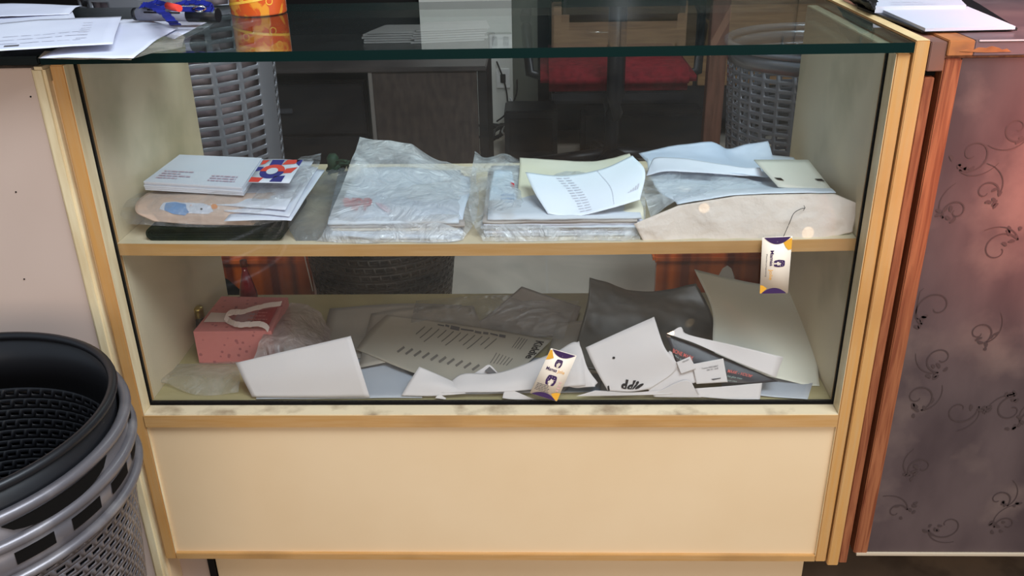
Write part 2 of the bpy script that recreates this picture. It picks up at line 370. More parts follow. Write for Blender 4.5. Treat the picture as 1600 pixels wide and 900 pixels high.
t = thing('drawer_unit', (xa-.3, 1.9, FZ), 'dark brown drawer unit beneath the desk at its left', 'drawer unit')
MB().box(xa-.62, xa-.03, 1.66, 2.15, FZ, .44, .004).build('body', m_walld, t)
for k in range(3):
    d = MB().box(xa-.61, xa-.04, 1.645, 1.66, FZ+.03+.17*k, FZ+.19+.17*k, .003).build('drawer', m_dark, t)
    MB().box(xa-.38, xa-.27, 1.635, 1.645, FZ+.10+.17*k, FZ+.115+.17*k, .002).build('handle', m_greyd, d)
# papers on the desk
sp = [[(-.62, 2.0, .53), (-.42, 2.0, .53), (-.38, 2.14, .53), (-.58, 2.15, .53)], [(-.45, 1.98, .50), (-.2, 2.02, .50), (-.22, 2.16, .50), (-.44, 2.14, .50)]]
lab = ['stack of white papers at the left of the desk behind the counter', 'loose white sheets on the right end of the desk']
for k, q in enumerate(sp):
    mb = MB()
    for j in range(5+k):
        dx = random.uniform(-.012, .012); z0 = .491+j*.008
        mb.prism([(a+dx, b+random.uniform(-.004, .004), z0) for a, b, c in q], (0, 0, .006))
    tag(mb.build('paper_stack', m_paper), lab[k], 'papers')
# red office chair
cx, cy = P(958, 125, y=2.2).x, 2.2
m_redfab = mat('red_chair_fabric', (122, 28, 36), .8, .2, noise_col=(96, 20, 28), nscale=40, bump=.3, bscale=200)
t = thing('office_chair', (cx, cy, FZ), 'red upholstered office chair with black five-star base on castors', 'chair')
MB().box(cx-.27, cx+.27, cy-.25, cy+.25, .32, .40, .03).build('seat', m_redfab, t, smooth=True)
MB().box(cx-.23, cx+.23, cy-.22, cy+.22, .275, .322, .01).build('seat_pan', m_blackp, t)
MB().box(cx-.20, cx+.20, cy-.36, cy-.31, .66, 1.1, .025).build('backrest', m_blackp, t, smooth=True)
MB().tube([(cx-.02, cy-.05, .28), (cx-.02, cy-.33, .27), (cx-.02, cy-.36, .34), (cx-.02, cy-.37, .7)], .03).build('back_support', m_blackp, t)
MB().tube([(cx, cy, .28), (cx, cy, 0)], .028, 14).build('gas_column', m_blackp, t)
for s in (-1, 1):
    MB().tube([(cx+s*.2, cy, .31), (cx+s*.31, cy, .34), (cx+s*.32, cy+.02, .5), (cx+s*.32, cy+.12, .56), (cx+s*.32, cy-.15, .56)], .02).build('armrest', m_blackp, t)
for k in range(5):
    a = radians(-118+72*k); ex, ey = cx+.3*cos(a), cy+.3*sin(a)
    MB().tube([(cx, cy, .03), (ex, ey, -.015)], .026, 8, .016).build('base_arm', m_blackp, t)
    c_ = MB(); c_.lathe([(.012, -.022), (.034, -.02), (.036, 0), (.034, .02), (.012, .022)], (ex, ey, -.066+.002), 18, 'x'); c_.build('castor', m_blackp, t)
# black computer case and bag under the table
t = thing('computer_case', (cx+.05, 2.6, FZ), 'black computer case on the floor behind the office chair', 'computer')
MB().box(cx-.42, cx-.2, 2.5, 2.68, FZ, .12, .006).build('case_body', m_blackp, t)
MB().box(cx-.40, cx-.22, 2.492, 2.5, -.05, .09, .004).build('front_panel', m_dark, t)
mb = MB(); mb.box(cx-.1, cx+.42, 2.55, 2.69, FZ, .10, .02)
tag(mb.build('storage_box', m_dark), 'dark storage box on the floor behind the office chair', 'box')
# cables by the pillar
def cable(pts, r, m_, label, grp=None):
    q = [V(p) for p in pts]; mb = MB(); mb.tube([spl(q, i/60) for i in range(61)], r, 6)
    return tag(mb.build('cable', m_), label, 'cable', grp)
c0 = P(782, 100, y=2.86)
cable([P(776, 96, y=2.86), P(788, 128, y=2.86), P(793, 160, y=2.86), P(790, 200, y=2.84), P(782, 214, y=2.8)], .004, m_blackp, 'black cable hanging straight down the white pillar')
cable([P(808, 124, y=2.88), P(806, 150, y=2.87), P(790, 178, y=2.85), P(776, 190, y=2.85)], .004, m_blackp, 'black cable looping left from the wall socket')
cable([P(797, 152, y=2.86), P(806, 172, y=2.84), P(800, 186, y=2.8), P(790, 196, y=2.75), P(786, 208, y=2.6), P(810, 216, y=2.55), P(822, 208, y=2.6), P(808, 199, y=2.65), P(795, 203, y=2.6)], .0045, mat('white_cable', (206, 206, 206), .4), 'white cable coiled on the floor by the pillar')
for k in range(4):
    pts = [V((c0.x-.02+.1*random.random()+.10*cos(i*.9+k), 2.75+.05*sin(i*1.3+k*2), FZ+.03+.06*abs(sin(i*.8+k)))) for i in range(9)]
    cable(pts, .006, m_blackp, 'black cable in the tangle on the floor by the pillar', 'tangled black cables')
# orange wooden stools with arched legs
def stool(x0, x1, a0, a1, y, label):
    t = thing('wooden_stool', ((x0+x1)/2, y+.2, FZ), label, 'stool')
    for yy in (y,):
        arc = [((a0+a1)/2+(a1-a0)/2*cos(pi*k/14), yy, FZ+.295*sin(pi*k/14)) for k in range(15)]
        MB().prism([(x0, yy, FZ), (x0, yy, .205), (x1, yy, .205), (x1, yy, FZ)]+arc, (0, .02, 0)).build('arched_leg', m_orange, t)
    if x0 < 0: MB().box(x0+.01, x1-.03, y+.30, y+.315, FZ, .205).build('rear_panel', m_dark, t)  # added dark sheet behind the arch, for shade under the stool
    for xx in ((x0+.08, x1-.16) if x0 < 0 else (x0+.05, x1-.12)): MB().box(xx, xx+.045, y+.34, y+.38, FZ, .205, .003).build('leg', m_orange, t)
    MB().box(x0-.01, x1+.01, y-.01, y+.41, .205, .225, .006).build('seat', m_orange, t)
stool(-1.08, P(488, 430, y=.76).x, -1.0, P(420, 440, y=.76).x, .76, 'orange varnished wooden stool under the tall basket at left')
stool(P(1025, 430, y=.76).x, .86, P(1104, 430, y=.76).x, P(1168, 410, y=.76).x, .76, 'orange varnished wooden stool under the grey basket at right')
# tan post and dark plank beside it
xq0 = P(1103, 160, y=1.9).x; xq1 = P(1130, 160, y=1.9).x
t = thing('wooden_post', ((xq0+xq1)/2, 1.92, FZ), 'tan wooden post standing left of the tall grey basket', 'post')
m_tan = mat('tan_plank', (106, 70, 54), .6, .25, noise_col=(86, 56, 42), nscale=8, stretch=(10, 10, 1))
MB().box(xq0, xq1, 1.9, 1.95, FZ, 1.5, .002).build('upright', m_tan, t)
mb = MB(); mb.prism([(xq0, 1.89, .50), (xq1, 1.89, .62), (xq1, 1.89, .57), (xq0, 1.89, .45)], (0, .012, 0)); mb.build('diagonal_brace', mat('tan_light', (160, 116, 92), .6), t)
# ------------------------------------------------------------------ baskets
def basket(root_name, c, r_top, r_bot, z0, z1, ncol, nrow, frac_w, frac_h, m_, label, group=None, stagger=True, solid=None, collar=.03, rim_r=.006, thick=.0022, cat='basket', body=None, floor=True):
    t = thing(root_name, (c[0], c[1], z0), label, cat, group)
    H_ = z1-z0; zt = z1-collar
    def rad(z): return r_bot+(r_top-r_bot)*(z-z0)/H_
    mb = MB(); b = mb.b; N = ncol
    def vert(i, z, dr=0): a = 2*pi*i/N; r = rad(z)+dr; return b.verts.new((c[0]+r*cos(a), c[1]+r*sin(a), z))
    zb = z0+.02; dz = (zt-zb)/nrow; cache = {}
    def gv(i, z):
        k = (round((i % N)*64), round(z*20000))
        if k not in cache: cache[k] = vert(i, z)
        return cache[k]
    for j in range(nrow):
        za, zc = zb+j*dz, zb+(j+1)*dz; sh = .5 if (stagger and j % 2) else 0
        for i in range(N):
            i0, i1 = i, i+1
            if solid and ((i+1) % solid == 0):
                b.faces.new([gv(i0+sh*0, za), gv(i1, za), gv(i1, zc), gv(i0, zc)]).smooth = True; continue
            i0 += sh; i1 += sh
            mx = (1-frac_w)/2; mz = (1-frac_h)/2*dz
            O = [gv(i0, za), gv(i1, za), gv(i1, zc), gv(i0, zc)]
            I = [vert(i0+mx, za+mz), vert(i1-mx, za+mz), vert(i1-mx, zc-mz), vert(i0+mx, zc-mz)]
            for k in range(4): b.faces.new([O[k], O[(k+1) % 4], I[(k+1) % 4], I[k]]).smooth = True
    bm2 = mb
    o = bm2.build('body', body or m_, t); md = o.modifiers.new('s', 'SOLIDIFY'); md.thickness = thick; md.offset = 0
    mb = MB(); mb.lathe([(rad(zt), zt-.001), (r_top+.001, z1-.004), (r_top+.004, z1-.004), (rad(zt)+.004, zt-.001)], (c[0], c[1], 0), 72, closed=True)
    mb.build('collar', m_, t)
    mb = MB(); mb.lathe([(r_top+.003+rim_r*cos(2*pi*k/10), z1-.002+rim_r*sin(2*pi*k/10)) for k in range(10)], (c[0], c[1], 0), 84, closed=True)
    mb.build('rim', m_, t)
    if floor:
        mb = MB(); mb.lathe([(rad(z0)*.999, z0+.001), (rad(z0), z0+.022), (rad(z0)-.004, z0+.022), (rad(z0)-.004, z0+.005), (.001, z0+.005), (.001, z0+.001)], (c[0], c[1], 0), 60)
        mb.build('base', m_, t)
    return t
m_bin = mat('worn_grey_bin_plastic', (118, 113, 116), .36, .5, metal=.45, noise_col=(102, 98, 102), nscale=6, two=(146, 140, 140), twoscale=14)
m_bink = mat('dark_and_shade_bin_plastic', (26, 26, 29), .4, .4, noise_col=(20, 20, 23), nscale=6)  # dark plastic; on the nested bins it paints the inner shade
BC = (-.7030, -.3239)
zs = [(.500, .1945, m_bink), (.470, .1965, m_bin), (.437, .1975, m_bin)]
labs = ['innermost of the three nested round waste baskets at left', 'middle one of three nested waste baskets, with arched handle openings', 'outermost of the three nested waste baskets, woven grey plastic']
for k, (zt, rt, mm) in enumerate(zs):
    zb0 = FZ+.024*(2-k)+.002; 
    rb = .138+.004*k
    t = basket('waste_basket', BC, rt-.006 if k == 0 else rt, rb+.0, zb0, zt, 66, 38 if k == 2 else 30, .62, (.3, .3, .44)[k], mm, labs[k], body=m_bink if k == 1 else None, group='nested waste baskets', rim_r=.0055 if k == 0 else .0068, collar=.075 if k < 2 else .052)  # middle body coloured dark for the shade between nested baskets
    if k == 1:
        for s in range(6):
            a0 = radians(-84+60*s); mb = MB(); n = 14; w_ = radians(38)
            up = []; dn = []
            for i in range(n+1):
                a = a0-w_/2+w_*i/n; e = 1-(2*i/n-1)**2; r = rt+.0055
                up.append(V((BC[0]+r*cos(a), BC[1]+r*sin(a), zt-.010))); dn.append(V((BC[0]+r*cos(a), BC[1]+r*sin(a), zt-.011-.018*(e**.5))))
            for i in range(n): mb.b.faces.new([mb.b.verts.new(p) for p in (up[i], up[i+1], dn[i+1], dn[i])])
            mb.build('handle_opening', m_black, t)
    if k == 2:
        for s in range(20):
            a0 = 2*pi*s/20; mb = MB(); w_ = 2*pi/20*.66; n = 6; up = []; dn = []
            for i in range(n+1):
                a = a0-w_/2+w_*i/n; r = rt+.0035; up.append(V((BC[0]+r*cos(a), BC[1]+r*sin(a), zt-.014))); dn.append(V((BC[0]+(r-.0012)*cos(a), BC[1]+(r-.0012)*sin(a), zt-.030)))
            for i in range(n): mb.b.faces.new([mb.b.verts.new(p) for p in (up[i], up[i+1], dn[i+1], dn[i])])
            mb.build('vent_slot', m_black, t)
        mb = MB(); mb.lathe([(rt+.001+.0075*cos(2*pi*q/10), zt-.046+.006*sin(2*pi*q/10)) for q in range(10)], (BC[0], BC[1], 0), 84, closed=True); mb.build('lower_bead', m_bin, t)
m_lat = mat('grey_lattice_plastic', (146, 148, 154), .25, .5, metal=.4)
xr = P(436, 160, y=.95).x
cL = (xr-.205, .95)
basket('laundry_basket', cL, .205, .185, .226, .90, 20, 26, .80, .62, m_lat, 'tall grey slotted basket behind the counter at far left', stagger=False, solid=5, thick=.006, rim_r=.01, collar=.05)
xl = P(1130, 160, y=.95).x
cR = (xl+.215, .95)
basket('laundry_basket', cR, .21, .185, .226, P(1185, 97, y=.95-.2).z+.006, 36, 20, .74, .55, m_lat, 'grey slotted basket behind the counter at far right', stagger=False, thick=.004, rim_r=.009, collar=.04)
cM = ((P(590, 430, y=.62).x), .70)
tM = basket('laundry_basket', cM, .178, .12, FZ, .40, 48, 24, .66, .36, m_bink, 'dark woven basket standing behind the middle of the counter', thick=.003, rim_r=.006)
MB().lathe([(.106, FZ+.02), (.108, FZ+.03), (.163, .36), (.160, .36), (.105, FZ+.03)], (cM[0], cM[1], 0), 48, closed=True).build('see_through_blocker', m_black, tM)  # black cylinder added so no light shows through the holes
# liner bag in the left basket
mb = MB(); S = []
mb.lathe([(.001, .25), (.165, .25), (.170, .5), (.18, .82), (.17, .84), (.001, .83)], (cL[0], cL[1], 0), 48)
for v in mb.b.verts: v.co += V((noise.noise(v.co*14), noise.noise(v.co*14+V((9, 9, 9))), 0))*.012
bmesh.ops.subdivide_edges(mb.b, edges=mb.b.edges[:], cuts=2, use_grid_fill=True)
for v in mb.b.verts: v.co += V((noise.noise(v.co*30), noise.noise(v.co*30+V((9, 9, 9))), 0))*.01
tag(mb.build('bin_liner', mat('pinkish_liner', (176, 160, 162), .35, .5, noise_col=(120, 108, 116), nscale=14, nlo=.4, nhi=.6), smooth=True), 'crumpled pinkish bag filling the tall slotted basket at far left', 'bag')
# ------------------------------------------------------------------ display counter
ZT = .822; ZG = .836
X0, X1 = -.650, .466
T = thing('display_counter', ((X0+X1)/2, .21, 0), 'cream and beech display counter with glass front, glass top and one shelf', 'display counter')
MB().box(X0, -.632, 0, .045, 0, ZT, .0015).build('post', m_beech, T)
MB().box(-.632, -.6315, .001, .026, .0, ZT-.001).build('post_lining', m_creamedge, T)
MB().box(X0+.001, -.632, .045, .42, 0, ZT, .001).build('side_panel', m_inner, T)
MB().box(.429, .4465, 0, .042, 0, ZT, .0015).build('post', m_beech, T)
MB().box(.4285, .429, .001, .026, .0, ZT-.001).build('post_lining', m_creamedge, T)
MB().box(.4295, .4465, .042, .42, 0, ZT, .001).build('side_panel', m_inner, T)
mb = MB(); mb.box(.4485, X1, -.004, .425, -.004, ZG+.002, .0012); mb.build('end_panel', m_beech, T)
mb = MB(); mb.box(.4490, X1-.0006, -.0035, .424, ZG+.0021, ZG+.0026); mb.build('end_panel_edging', mat('pale_yellow_edging', (226, 200, 150), .5, .3, noise_col=(206, 178, 126), nscale=9), T)
# front glass, held in dark channels
MB().box(-.6305, .4275, .028, .032, .292, ZT-.001).build('front_glass', m_glass_front, T)
mb = MB(); mb.box(-.6318, -.6300, .0265, .0335, .290, ZT-.001); mb.box(.4270, .4288, .0265, .0335, .290, ZT-.001); mb.box(-.6318, .4288, .0262, .0338, .2885, .2925)
mb.build('glass_channel', m_black, T)
# shelf, gently sagging
def zsh(x): return .5585-.0045*(1-((x+.1)/.54)**2)
mb = MB(); n = 24; xs = [-.6315+(.4292+.6315-.0008)*i/n for i in range(n+1)]
top = [(x, .036, zsh(x)) for x in xs]; bot = [(x, .036, zsh(x)-.018) for x in xs[::-1]]
mb.prism(top+bot, (0, .38, 0)); mb.build('shelf', m_inner, T)
mb = MB(); mb.prism([(x, .0342, z) for x, y, z in top]+[(x, .0342, z) for x, y, z in bot], (0, .0018, 0)); mb.build('shelf_edging', m_beech_h, T)
MB().box(-.6315, .4290, .034, .42, .274, .2895).build('compartment_floor', mat('olive_cream_laminate', (178, 164, 122), .4, .4, noise_col=(160, 146, 104), nscale=5, two=(136, 120, 86)), T)
MB().box(-.632, .429, .0, .034, .2655, .2875, .001).build('ledge', m_ledge, T)
MB().box(-.6318, .4288, -.0016, -.0001, .2655, .2862).build('ledge_edging', m_beech_h, T)
MB().box(-.632, .429, .006, .014, .012, .2655).build('lower_panel', m_cream, T)
MB().box(-.632, .429, .0, .02, .0, .0125, .001).build('bottom_rail', m_beech_h, T)
MB().box(-.632, .429, .02, .42, .0, .012).build('bottom_board', m_cream, T)
MB().box(-.632, .429, .41, .42, .012, .272).build('rear_panel', m_inner, T)
# green-edged glass top
o = MB(); o.box(-.658, .4475, -.004, .425, .8235, ZG)
go = o.build('glass_top', [m_glass_top, m_green_edge], T)
for p in go.data.polygons:
    if abs(p.normal.z) < .5: p.material_index = 1
# plinth
MB().box(-.585, .426, .04, .38, FZ, -.0005).build('plinth', m_cream, T)
MB().box(-.598, -.587, .036, .38, FZ, -.0005).build('plinth_block', m_dark, T)
# small laminated counter end next to it
t = thing('filler_counter', (.478, .2, 0), 'narrow reddish wood filler post with worn dark laminate top edge', 'counter filler')
MB().box(.4672, .4800, -.002, .4, .0, .792, .001).build('post', m_redwood, t)
MB().box(.4675, .4875, -.004, .42, .8, ZG, .001).build('worn_top', mat('worn_brown_laminate_edge', (128, 84, 66), .5, .3, noise_col=(176, 104, 62), nscale=22, nlo=.55, nhi=.6, two=(96, 82, 80)), t)
MB().box(.4672, .4845, .01, .4, .792, .8).build('gap_shade_strip', m_black, t)  # black strip put in as the shade under the worn top
MB().box(.4672, .4872, .03, .4, 0, .79).build('gap_shade_block', m_black, t)  # black block put in to darken the gap beside the post
# ------------------------------------------------------------------ left neighbour
t = thing('side_counter', (-1.05, .2, FZ), 'plain pinkish-grey laminate counter on the left with cream edge strip', 'counter')
MB().box(-1.5, -.675, .002, .42, FZ, .818, .001).build('body', m_pinkish, t)
MB().box(-.675, -.6565, -.003, .42, FZ, .820, .004).build('edge_strip', m_creamedge, t)
MB().box(-.6563, -.6515, .01, .4, FZ, .80).build('packing_strip', m_cream, t)
MB().box(-.6514, -.600, .045, .4, FZ, -.001).build('skirting_piece', m_pinkish, t)
MB().box(-1.5, -.659, -.006, .43, .8235, .8345, .002).build('dark_top', mat('black_gloss_top', (22, 28, 28), .15, .5, noise_col=(30, 38, 38), nscale=5), t)
for px, py in ((38, 436), (48, 151), (25, 300)):
    q = P(px, py, y=.0018); MB().lathe([(.0012, -.0006), (.0012, .0004)], (q.x, q.y, q.z), 8, 'y').build('nail', m_dark, t)
# ------------------------------------------------------------------ right cabinet with floral laminate
m_floral = mat('mottled_plum_laminate', (90, 74, 72), .45, .35, noise_col=(70, 56, 56), nscale=7, stretch=(1.6, 1.6, .7), detail=8, two=(106, 88, 82), twoscale=9, bump=.05)
m_vine = mat('vine_print', (70, 56, 54), .5, .3)
XA = .4875
t = thing('floral_cabinet', (.95, .2, .02), 'cabinet on the right faced with plum grey vine-patterned laminate', 'cabinet')
MB().box(XA, .5095, -.004, .4, .022, .8155, .0015).build('post', m_redwood, t)
mb = MB(); mb.box(.5095, 1.5, -.002, .4, .024, .8155); mb.mi = 1
rnd = random.Random(3)
def ribbon(pts, w0, w1, y=-.0026):
    for k in range(len(pts)-1):
        a, b_ = pts[k], pts[k+1]; d = (b_[0]-a[0], b_[1]-a[1]); l = sqrt(d[0]**2+d[1]**2) or 1; nx, nz = -d[1]/l, d[0]/l
        wa = w0+(w1-w0)*k/len(pts); wb = w0+(w1-w0)*(k+1)/len(pts)
        mb.poly([(a[0]+nx*wa, y, a[1]+nz*wa), (b_[0]+nx*wb, y, b_[1]+nz*wb), (b_[0]-nx*wb, y, b_[1]-nz*wb), (a[0]-nx*wa, y, a[1]-nz*wa)])
def leaf(x, z, a, l, w_):
    pts = []
    for k in range(10):
        th = 2*pi*k/10; u = l/2+l/2*cos(th); v_ = w_*sin(th)*(1+.25*sin(3*th)); pts.append((x+u*cos(a)-v_*sin(a), -.0027, z+u*sin(a)+v_*cos(a)))
    mb.poly(pts)
def spiral(x, z, a0, r0, turns, sgn):
    pts = []
    for k in range(26):
        s_ = k/25; a = a0+sgn*turns*2*pi*s_; r = r0*(1-s_*.86); pts.append((x+r*cos(a), z+r*sin(a)))
    return pts
for (px, py) in ((1470, 330), (1540, 300), (1560, 390), (1450, 480), (1530, 520), (1420, 620), (1500, 640), (1580, 640), (1440, 730), (1400, 800), (1480, 820), (1560, 780), (1590, 200), (1520, 240), (1470, 560))+tuple((.72+.085*i+.02*((j*3) % 2), -(.08+.1*j+.03*(i % 2))) for i in range(9) for j in range(7)):
    if py < 0: x, z = px, -py
    else: q = P(px, py, y=-.002); x, z = q.x, q.z
    if x < .54: x = .54
    sg = rnd.choice((-1, 1)); a = rnd.uniform(0, 6.28); r = rnd.uniform(.016, .03)
    pts = spiral(x, z, a, r, rnd.uniform(.8, 1.2), sg); pts = [(max(p_[0], .513), max(p_[1], .03)) for p_ in pts]; ribbon(pts, .0013, .0006)
    for j in range(6):
        th = a+rnd.uniform(-.4, .4)*sg; leaf(max(x+r*cos(a)+rnd.uniform(-.014, .014), .522), z+r*sin(a)+rnd.uniform(-.014, .014), rnd.uniform(0, 6.28), rnd.uniform(.006, .012), .0025)
    x2, z2 = x+r*cos(a), z+r*sin(a); ribbon([(max(x2+.05*k/10*cos(a+1.3*sg+k*.1*sg), .513), z2+.05*k/10*sin(a+1.3*sg+k*.1*sg)) for k in range(11)], .0011, .0004)
mb.build('floral_panel', [m_floral, m_vine], t)
MB().box(.492, 1.5, -.006, .4, .019, .0232).build('bottom_strip', mat('pale_strip', (196, 176, 150), .5), t)
MB().box(XA, 1.5, -.001, .4, .8157, .8195).build('shadow_lip', m_redwood, t)
MB().box(XA, .519, -.008, .9, .8195, .8385, .001).build('top_corner_block', mat('chipped_wood_block', (186, 122, 70), .55, .3, noise_col=(140, 88, 52), nscale=12, two=(96, 70, 60), twoscale=12), t)
mb = MB(); mb.box(.519, 1.5, -.008, .9, .8195, .8385, .001); mb.build('worktop', mat('chipped_plum_edge', (110, 92, 92), .35, .4, noise_col=(88, 74, 78), nscale=9, two=(128, 112, 112), twoscale=8), t)
mb = MB(); q0 = P(1515, 70, y=-.0085)
ch = [(1500, 80), (1512, 77), (1520, 78), (1530, 74), (1541, 75), (1550, 72), (1562, 75), (1566, 78), (1574, 76), (1580, 81), (1540, 82), (1515, 81)]
mb.prism([P(a, b_, y=-.0088) for a, b_ in ch], (0, .001, 0)); mb.build('chipped_patch', mat('bare_orange_wood', (164, 108, 66), .6, .2, noise_col=(136, 84, 50), nscale=40), t)
MB().box(.523, 1.5, -.0095, -.008, .8372, .8388).build('edge_trim', mat('pale_trim_line', (200, 186, 186), .3, .4), t)
MB().box(.60, 1.5, .26, .38, FZ, .019).build('plinth', m_dark, t)
# ------------------------------------------------------------------ open notebook on the right
ZN = .8388
t = thing('notebook', (.62, .2, ZN), 'open notebook with blank white pages on the right counter top', 'notebook')
m_page = mat('notebook_page', (190, 193, 204), .7, .15)
def slab(name, pix, z, th, m_, parent):
    pts = [P(a, b_, z=z+th) for a, b_ in pix]; mb = MB(); mb.prism([(p.x, p.y, z) for p in pts], (0, 0, th)); return mb.build(name, m_, parent)
slab('cover', [(1340, 10), (1440, 47), (1590, 44), (1530, 6), (1480, -22), (1330, -20)], ZN, .003, m_blackp, t)
pg = slab('page_block', [(1372, 12), (1446, 44), (1587, 41), (1512, 10)], ZN+.003, .004, m_page, t)
mb = MB()
for k in range(5): mb.poly([P(1446+0, 40+k*.9, z=ZN+.010) for _ in (0,)]*0 or [(0, 0, 0), (0, 0, 0.0001), (0.0001, 0, 0)]) if False else None
mb.b.free()
slab('page_block', [(1370, -18), (1368, 10), (1510, 8), (1490, -12)], ZN+.003, .009, m_page, t)
bs = Surf([[P(1375, 2, z=ZN+.0124), P(1490, 1, z=ZN+.0124)], [P(1371, 9, z=ZN+.0124), P(1508, 7, z=ZN+.0124)]])
mb = MB(); lines(mb, bs, .15, .2, .8, .7, 2, .08); mb.build('faint_writing', m_inkl, t)
t2 = thing('folded_cloth', (.5, .3, ZN), 'crumpled dark cloth beside the notebook spine', 'cloth')
s_ = Surf([[P(1300, -12, z=ZN+.002), P(1340, -14, z=ZN+.02), P(1372, -12, z=ZN+.004)], [P(1338, 5, z=ZN+.002), P(1356, 0, z=ZN+.02), P(1372, 4, z=ZN+.01)], [P(1362, 16, z=ZN+.001), P(1366, 14, z=ZN+.012), P(1371, 13, z=ZN+.002)]], amp=.004, freq=60, zmin=ZN+.001)
sheet('cloth_body', s_, m_dark, t2, thick=.002)
# ------------------------------------------------------------------ papers, marker and tape at upper left
ZP = ZG+.0008
def flat(name, pix, z, m_, label, cat='paper', bend=.004, th=.0004, seed=0, parent=None):
    a, b_, c, d = [P(q[0], q[1], z=z) for q in pix]
    mid = lambda p, q, h: (p+q)/2+V((0, 0, h))
    s = Surf([[a, mid(a, b_, bend), b_], [mid(a, d, bend*.5), (a+b_+c+d)/4+V((0, 0, bend*.4)), mid(b_, c, bend*.6)], [d, mid(d, c, bend*.3), c]], amp=.0012, freq=18, seed=seed)
    o = sheet(name, s, m_, parent, 14, 14, th)
    if label: tag(o, label, cat)
    return s, o
s, o = flat('paper_sheet', [(-60, 40), (50, 12), (52, 20), (-60, 90)], ZP+.004, m_paper_w, None) if False else (None, None)
s, o = flat('paper_sheet', [(-90, 14), (128, 9), (108, 22), (-110, 34)], ZP+.014, m_paper_w, 'rearmost white paper on the black counter top at upper left', seed=1, bend=.006)
s, o = flat('paper_sheet', [(-90, 26), (112, 18), (118, 30), (-110, 48)], ZP+.010, m_paper_w, 'crumpled white paper behind the printed invoice at upper left', seed=2, bend=.005)
s, o = flat('invoice_sheet', [(-70, 44), (190, 26), (176, 69), (-120, 88)], ZP+.016, m_paper_w, 'long white printed invoice sheet on top at upper left', seed=3, bend=.003)
mb = MB(); lines(mb, s, .35, .55, .9, .8, 3, .012, .2); lines(mb, s, .78, .2, .84, .75, 7, .03, .1)
mb.mi = 1; onto(mb, s, [(.40, .86), (.48, .86), (.48, .90), (.40, .90)]); mb.build('faint_print', [m_inkl, m_ink], o)
s, o = flat('paper_sheet', [(190, 30), (278, 44), (208, 91), (62, 91)], ZP+.005, m_paper_w, 'white paper in a clear sleeve under the marker at upper left', seed=4)
s, o = flat('paper_sheet', [(244, 30), (332, 31), (272, 62), (226, 46)], ZP+.002, m_paper_w, 'white paper with blue corner beneath the marker pen', seed=5, bend=.001)
s, o = flat('paper_sheet', [(70, 80), (210, 84), (205, 93), (60, 91)], ZP+.0012, m_paper_c, 'cream paper lowest in the pile at the glass edge', seed=6, bend=.001)
s, o = flat('plastic_sleeve', [(268, 52), (290, 58), (284, 74), (205, 92)], ZP+.0035, film('sleeve_film', (214, 206, 190), .25, .6), 'clear plastic sleeve corner sticking out of the paper pile', 'sleeve', seed=7)
# marker pen
a = P(214, 22, z=ZP+.02); b_ = P(345, 24, z=ZP+.02)
ax = (b_-a); L_ = ax.length; t = thing('marker_pen', (a.x, a.y, ZP), 'grey marker pen with black cap lying on the papers', 'pen')
def along(s0, s1, r0, r1, nm, m_, par, base=a, dirv=ax):
    mb = MB(); mb.tube([base+dirv*s0, base+dirv*s1], r0, 18, r1); return mb.build(nm, m_, par)
along(.02, .62, .0095, .0095, 'barrel', mat('grey_pen_barrel', (128, 128, 142), .4), t)
along(.62, .97, .0100, .0100, 'cap', m_blackp, t); along(-.03, .02, .0088, .0088, 'end_plug', m_blackp, t)
mb = MB()
mb.tube([a+ax*.12+V((0, -.0088, .004)), a+ax*.55+V((0, -.0088, .004))], .0012, 6); mb.tube([a+ax*.16+V((0, -.007, .0075)), a+ax*.3+V((0, -.007, .0075))], .0012, 6); mb.build('printed_stripe', m_inkd, t)
# blue lanyard knot
m_lany = mat('blue_lanyard', (34, 44, 138), .6, .2, noise_col=(24, 32, 104), nscale=20)
t = thing('lanyard', (-.6, .3, ZP), 'blue lanyard with red tag draped over the marker pen', 'lanyard')
zz = ZP+.034
for pts in ([(222, 6), (250, 12), (290, 4), (325, 6), (332, 15)], [(220, 10), (245, 3), (268, 12), (300, 14), (330, 14)], [(240, 12), (258, 22), (268, 33), (276, 40)]):
    q = [P(a_, b2, z=zz if i < 3 or pts[0][0] != 240 else zz-.012*(i-2)) for i, (a_, b2) in enumerate(pts)]
    mb = MB()
    sm = [spl(q, i/20) for i in range(21)]
    for i in range(20):
        w_ = V((0, .006, .002)) if pts[0][0] != 240 else V((.006, .001, 0))
        mb.poly([sm[i]-w_, sm[i+1]-w_, sm[i+1]+w_, sm[i]+w_])
    o = mb.build('strap', m_lany, t); md = o.modifiers.new('s', 'SOLIDIFY'); md.thickness = .0015
mb = MB(); mb.tube([P(262, 9, z=zz+.004), P(280, 13, z=zz+.004)], .005, 8); mb.build('red_tag', m_redb, t)
mb = MB(); q = [P(300, 14, z=zz), P(312, 10, z=zz+.004), P(322, 14, z=zz), P(312, 18, z=zz)]; mb.tube([spl(q+[q[0]], i/20) for i in range(21)], .0014, 6); mb.build('metal_ring', m_chrome, t)
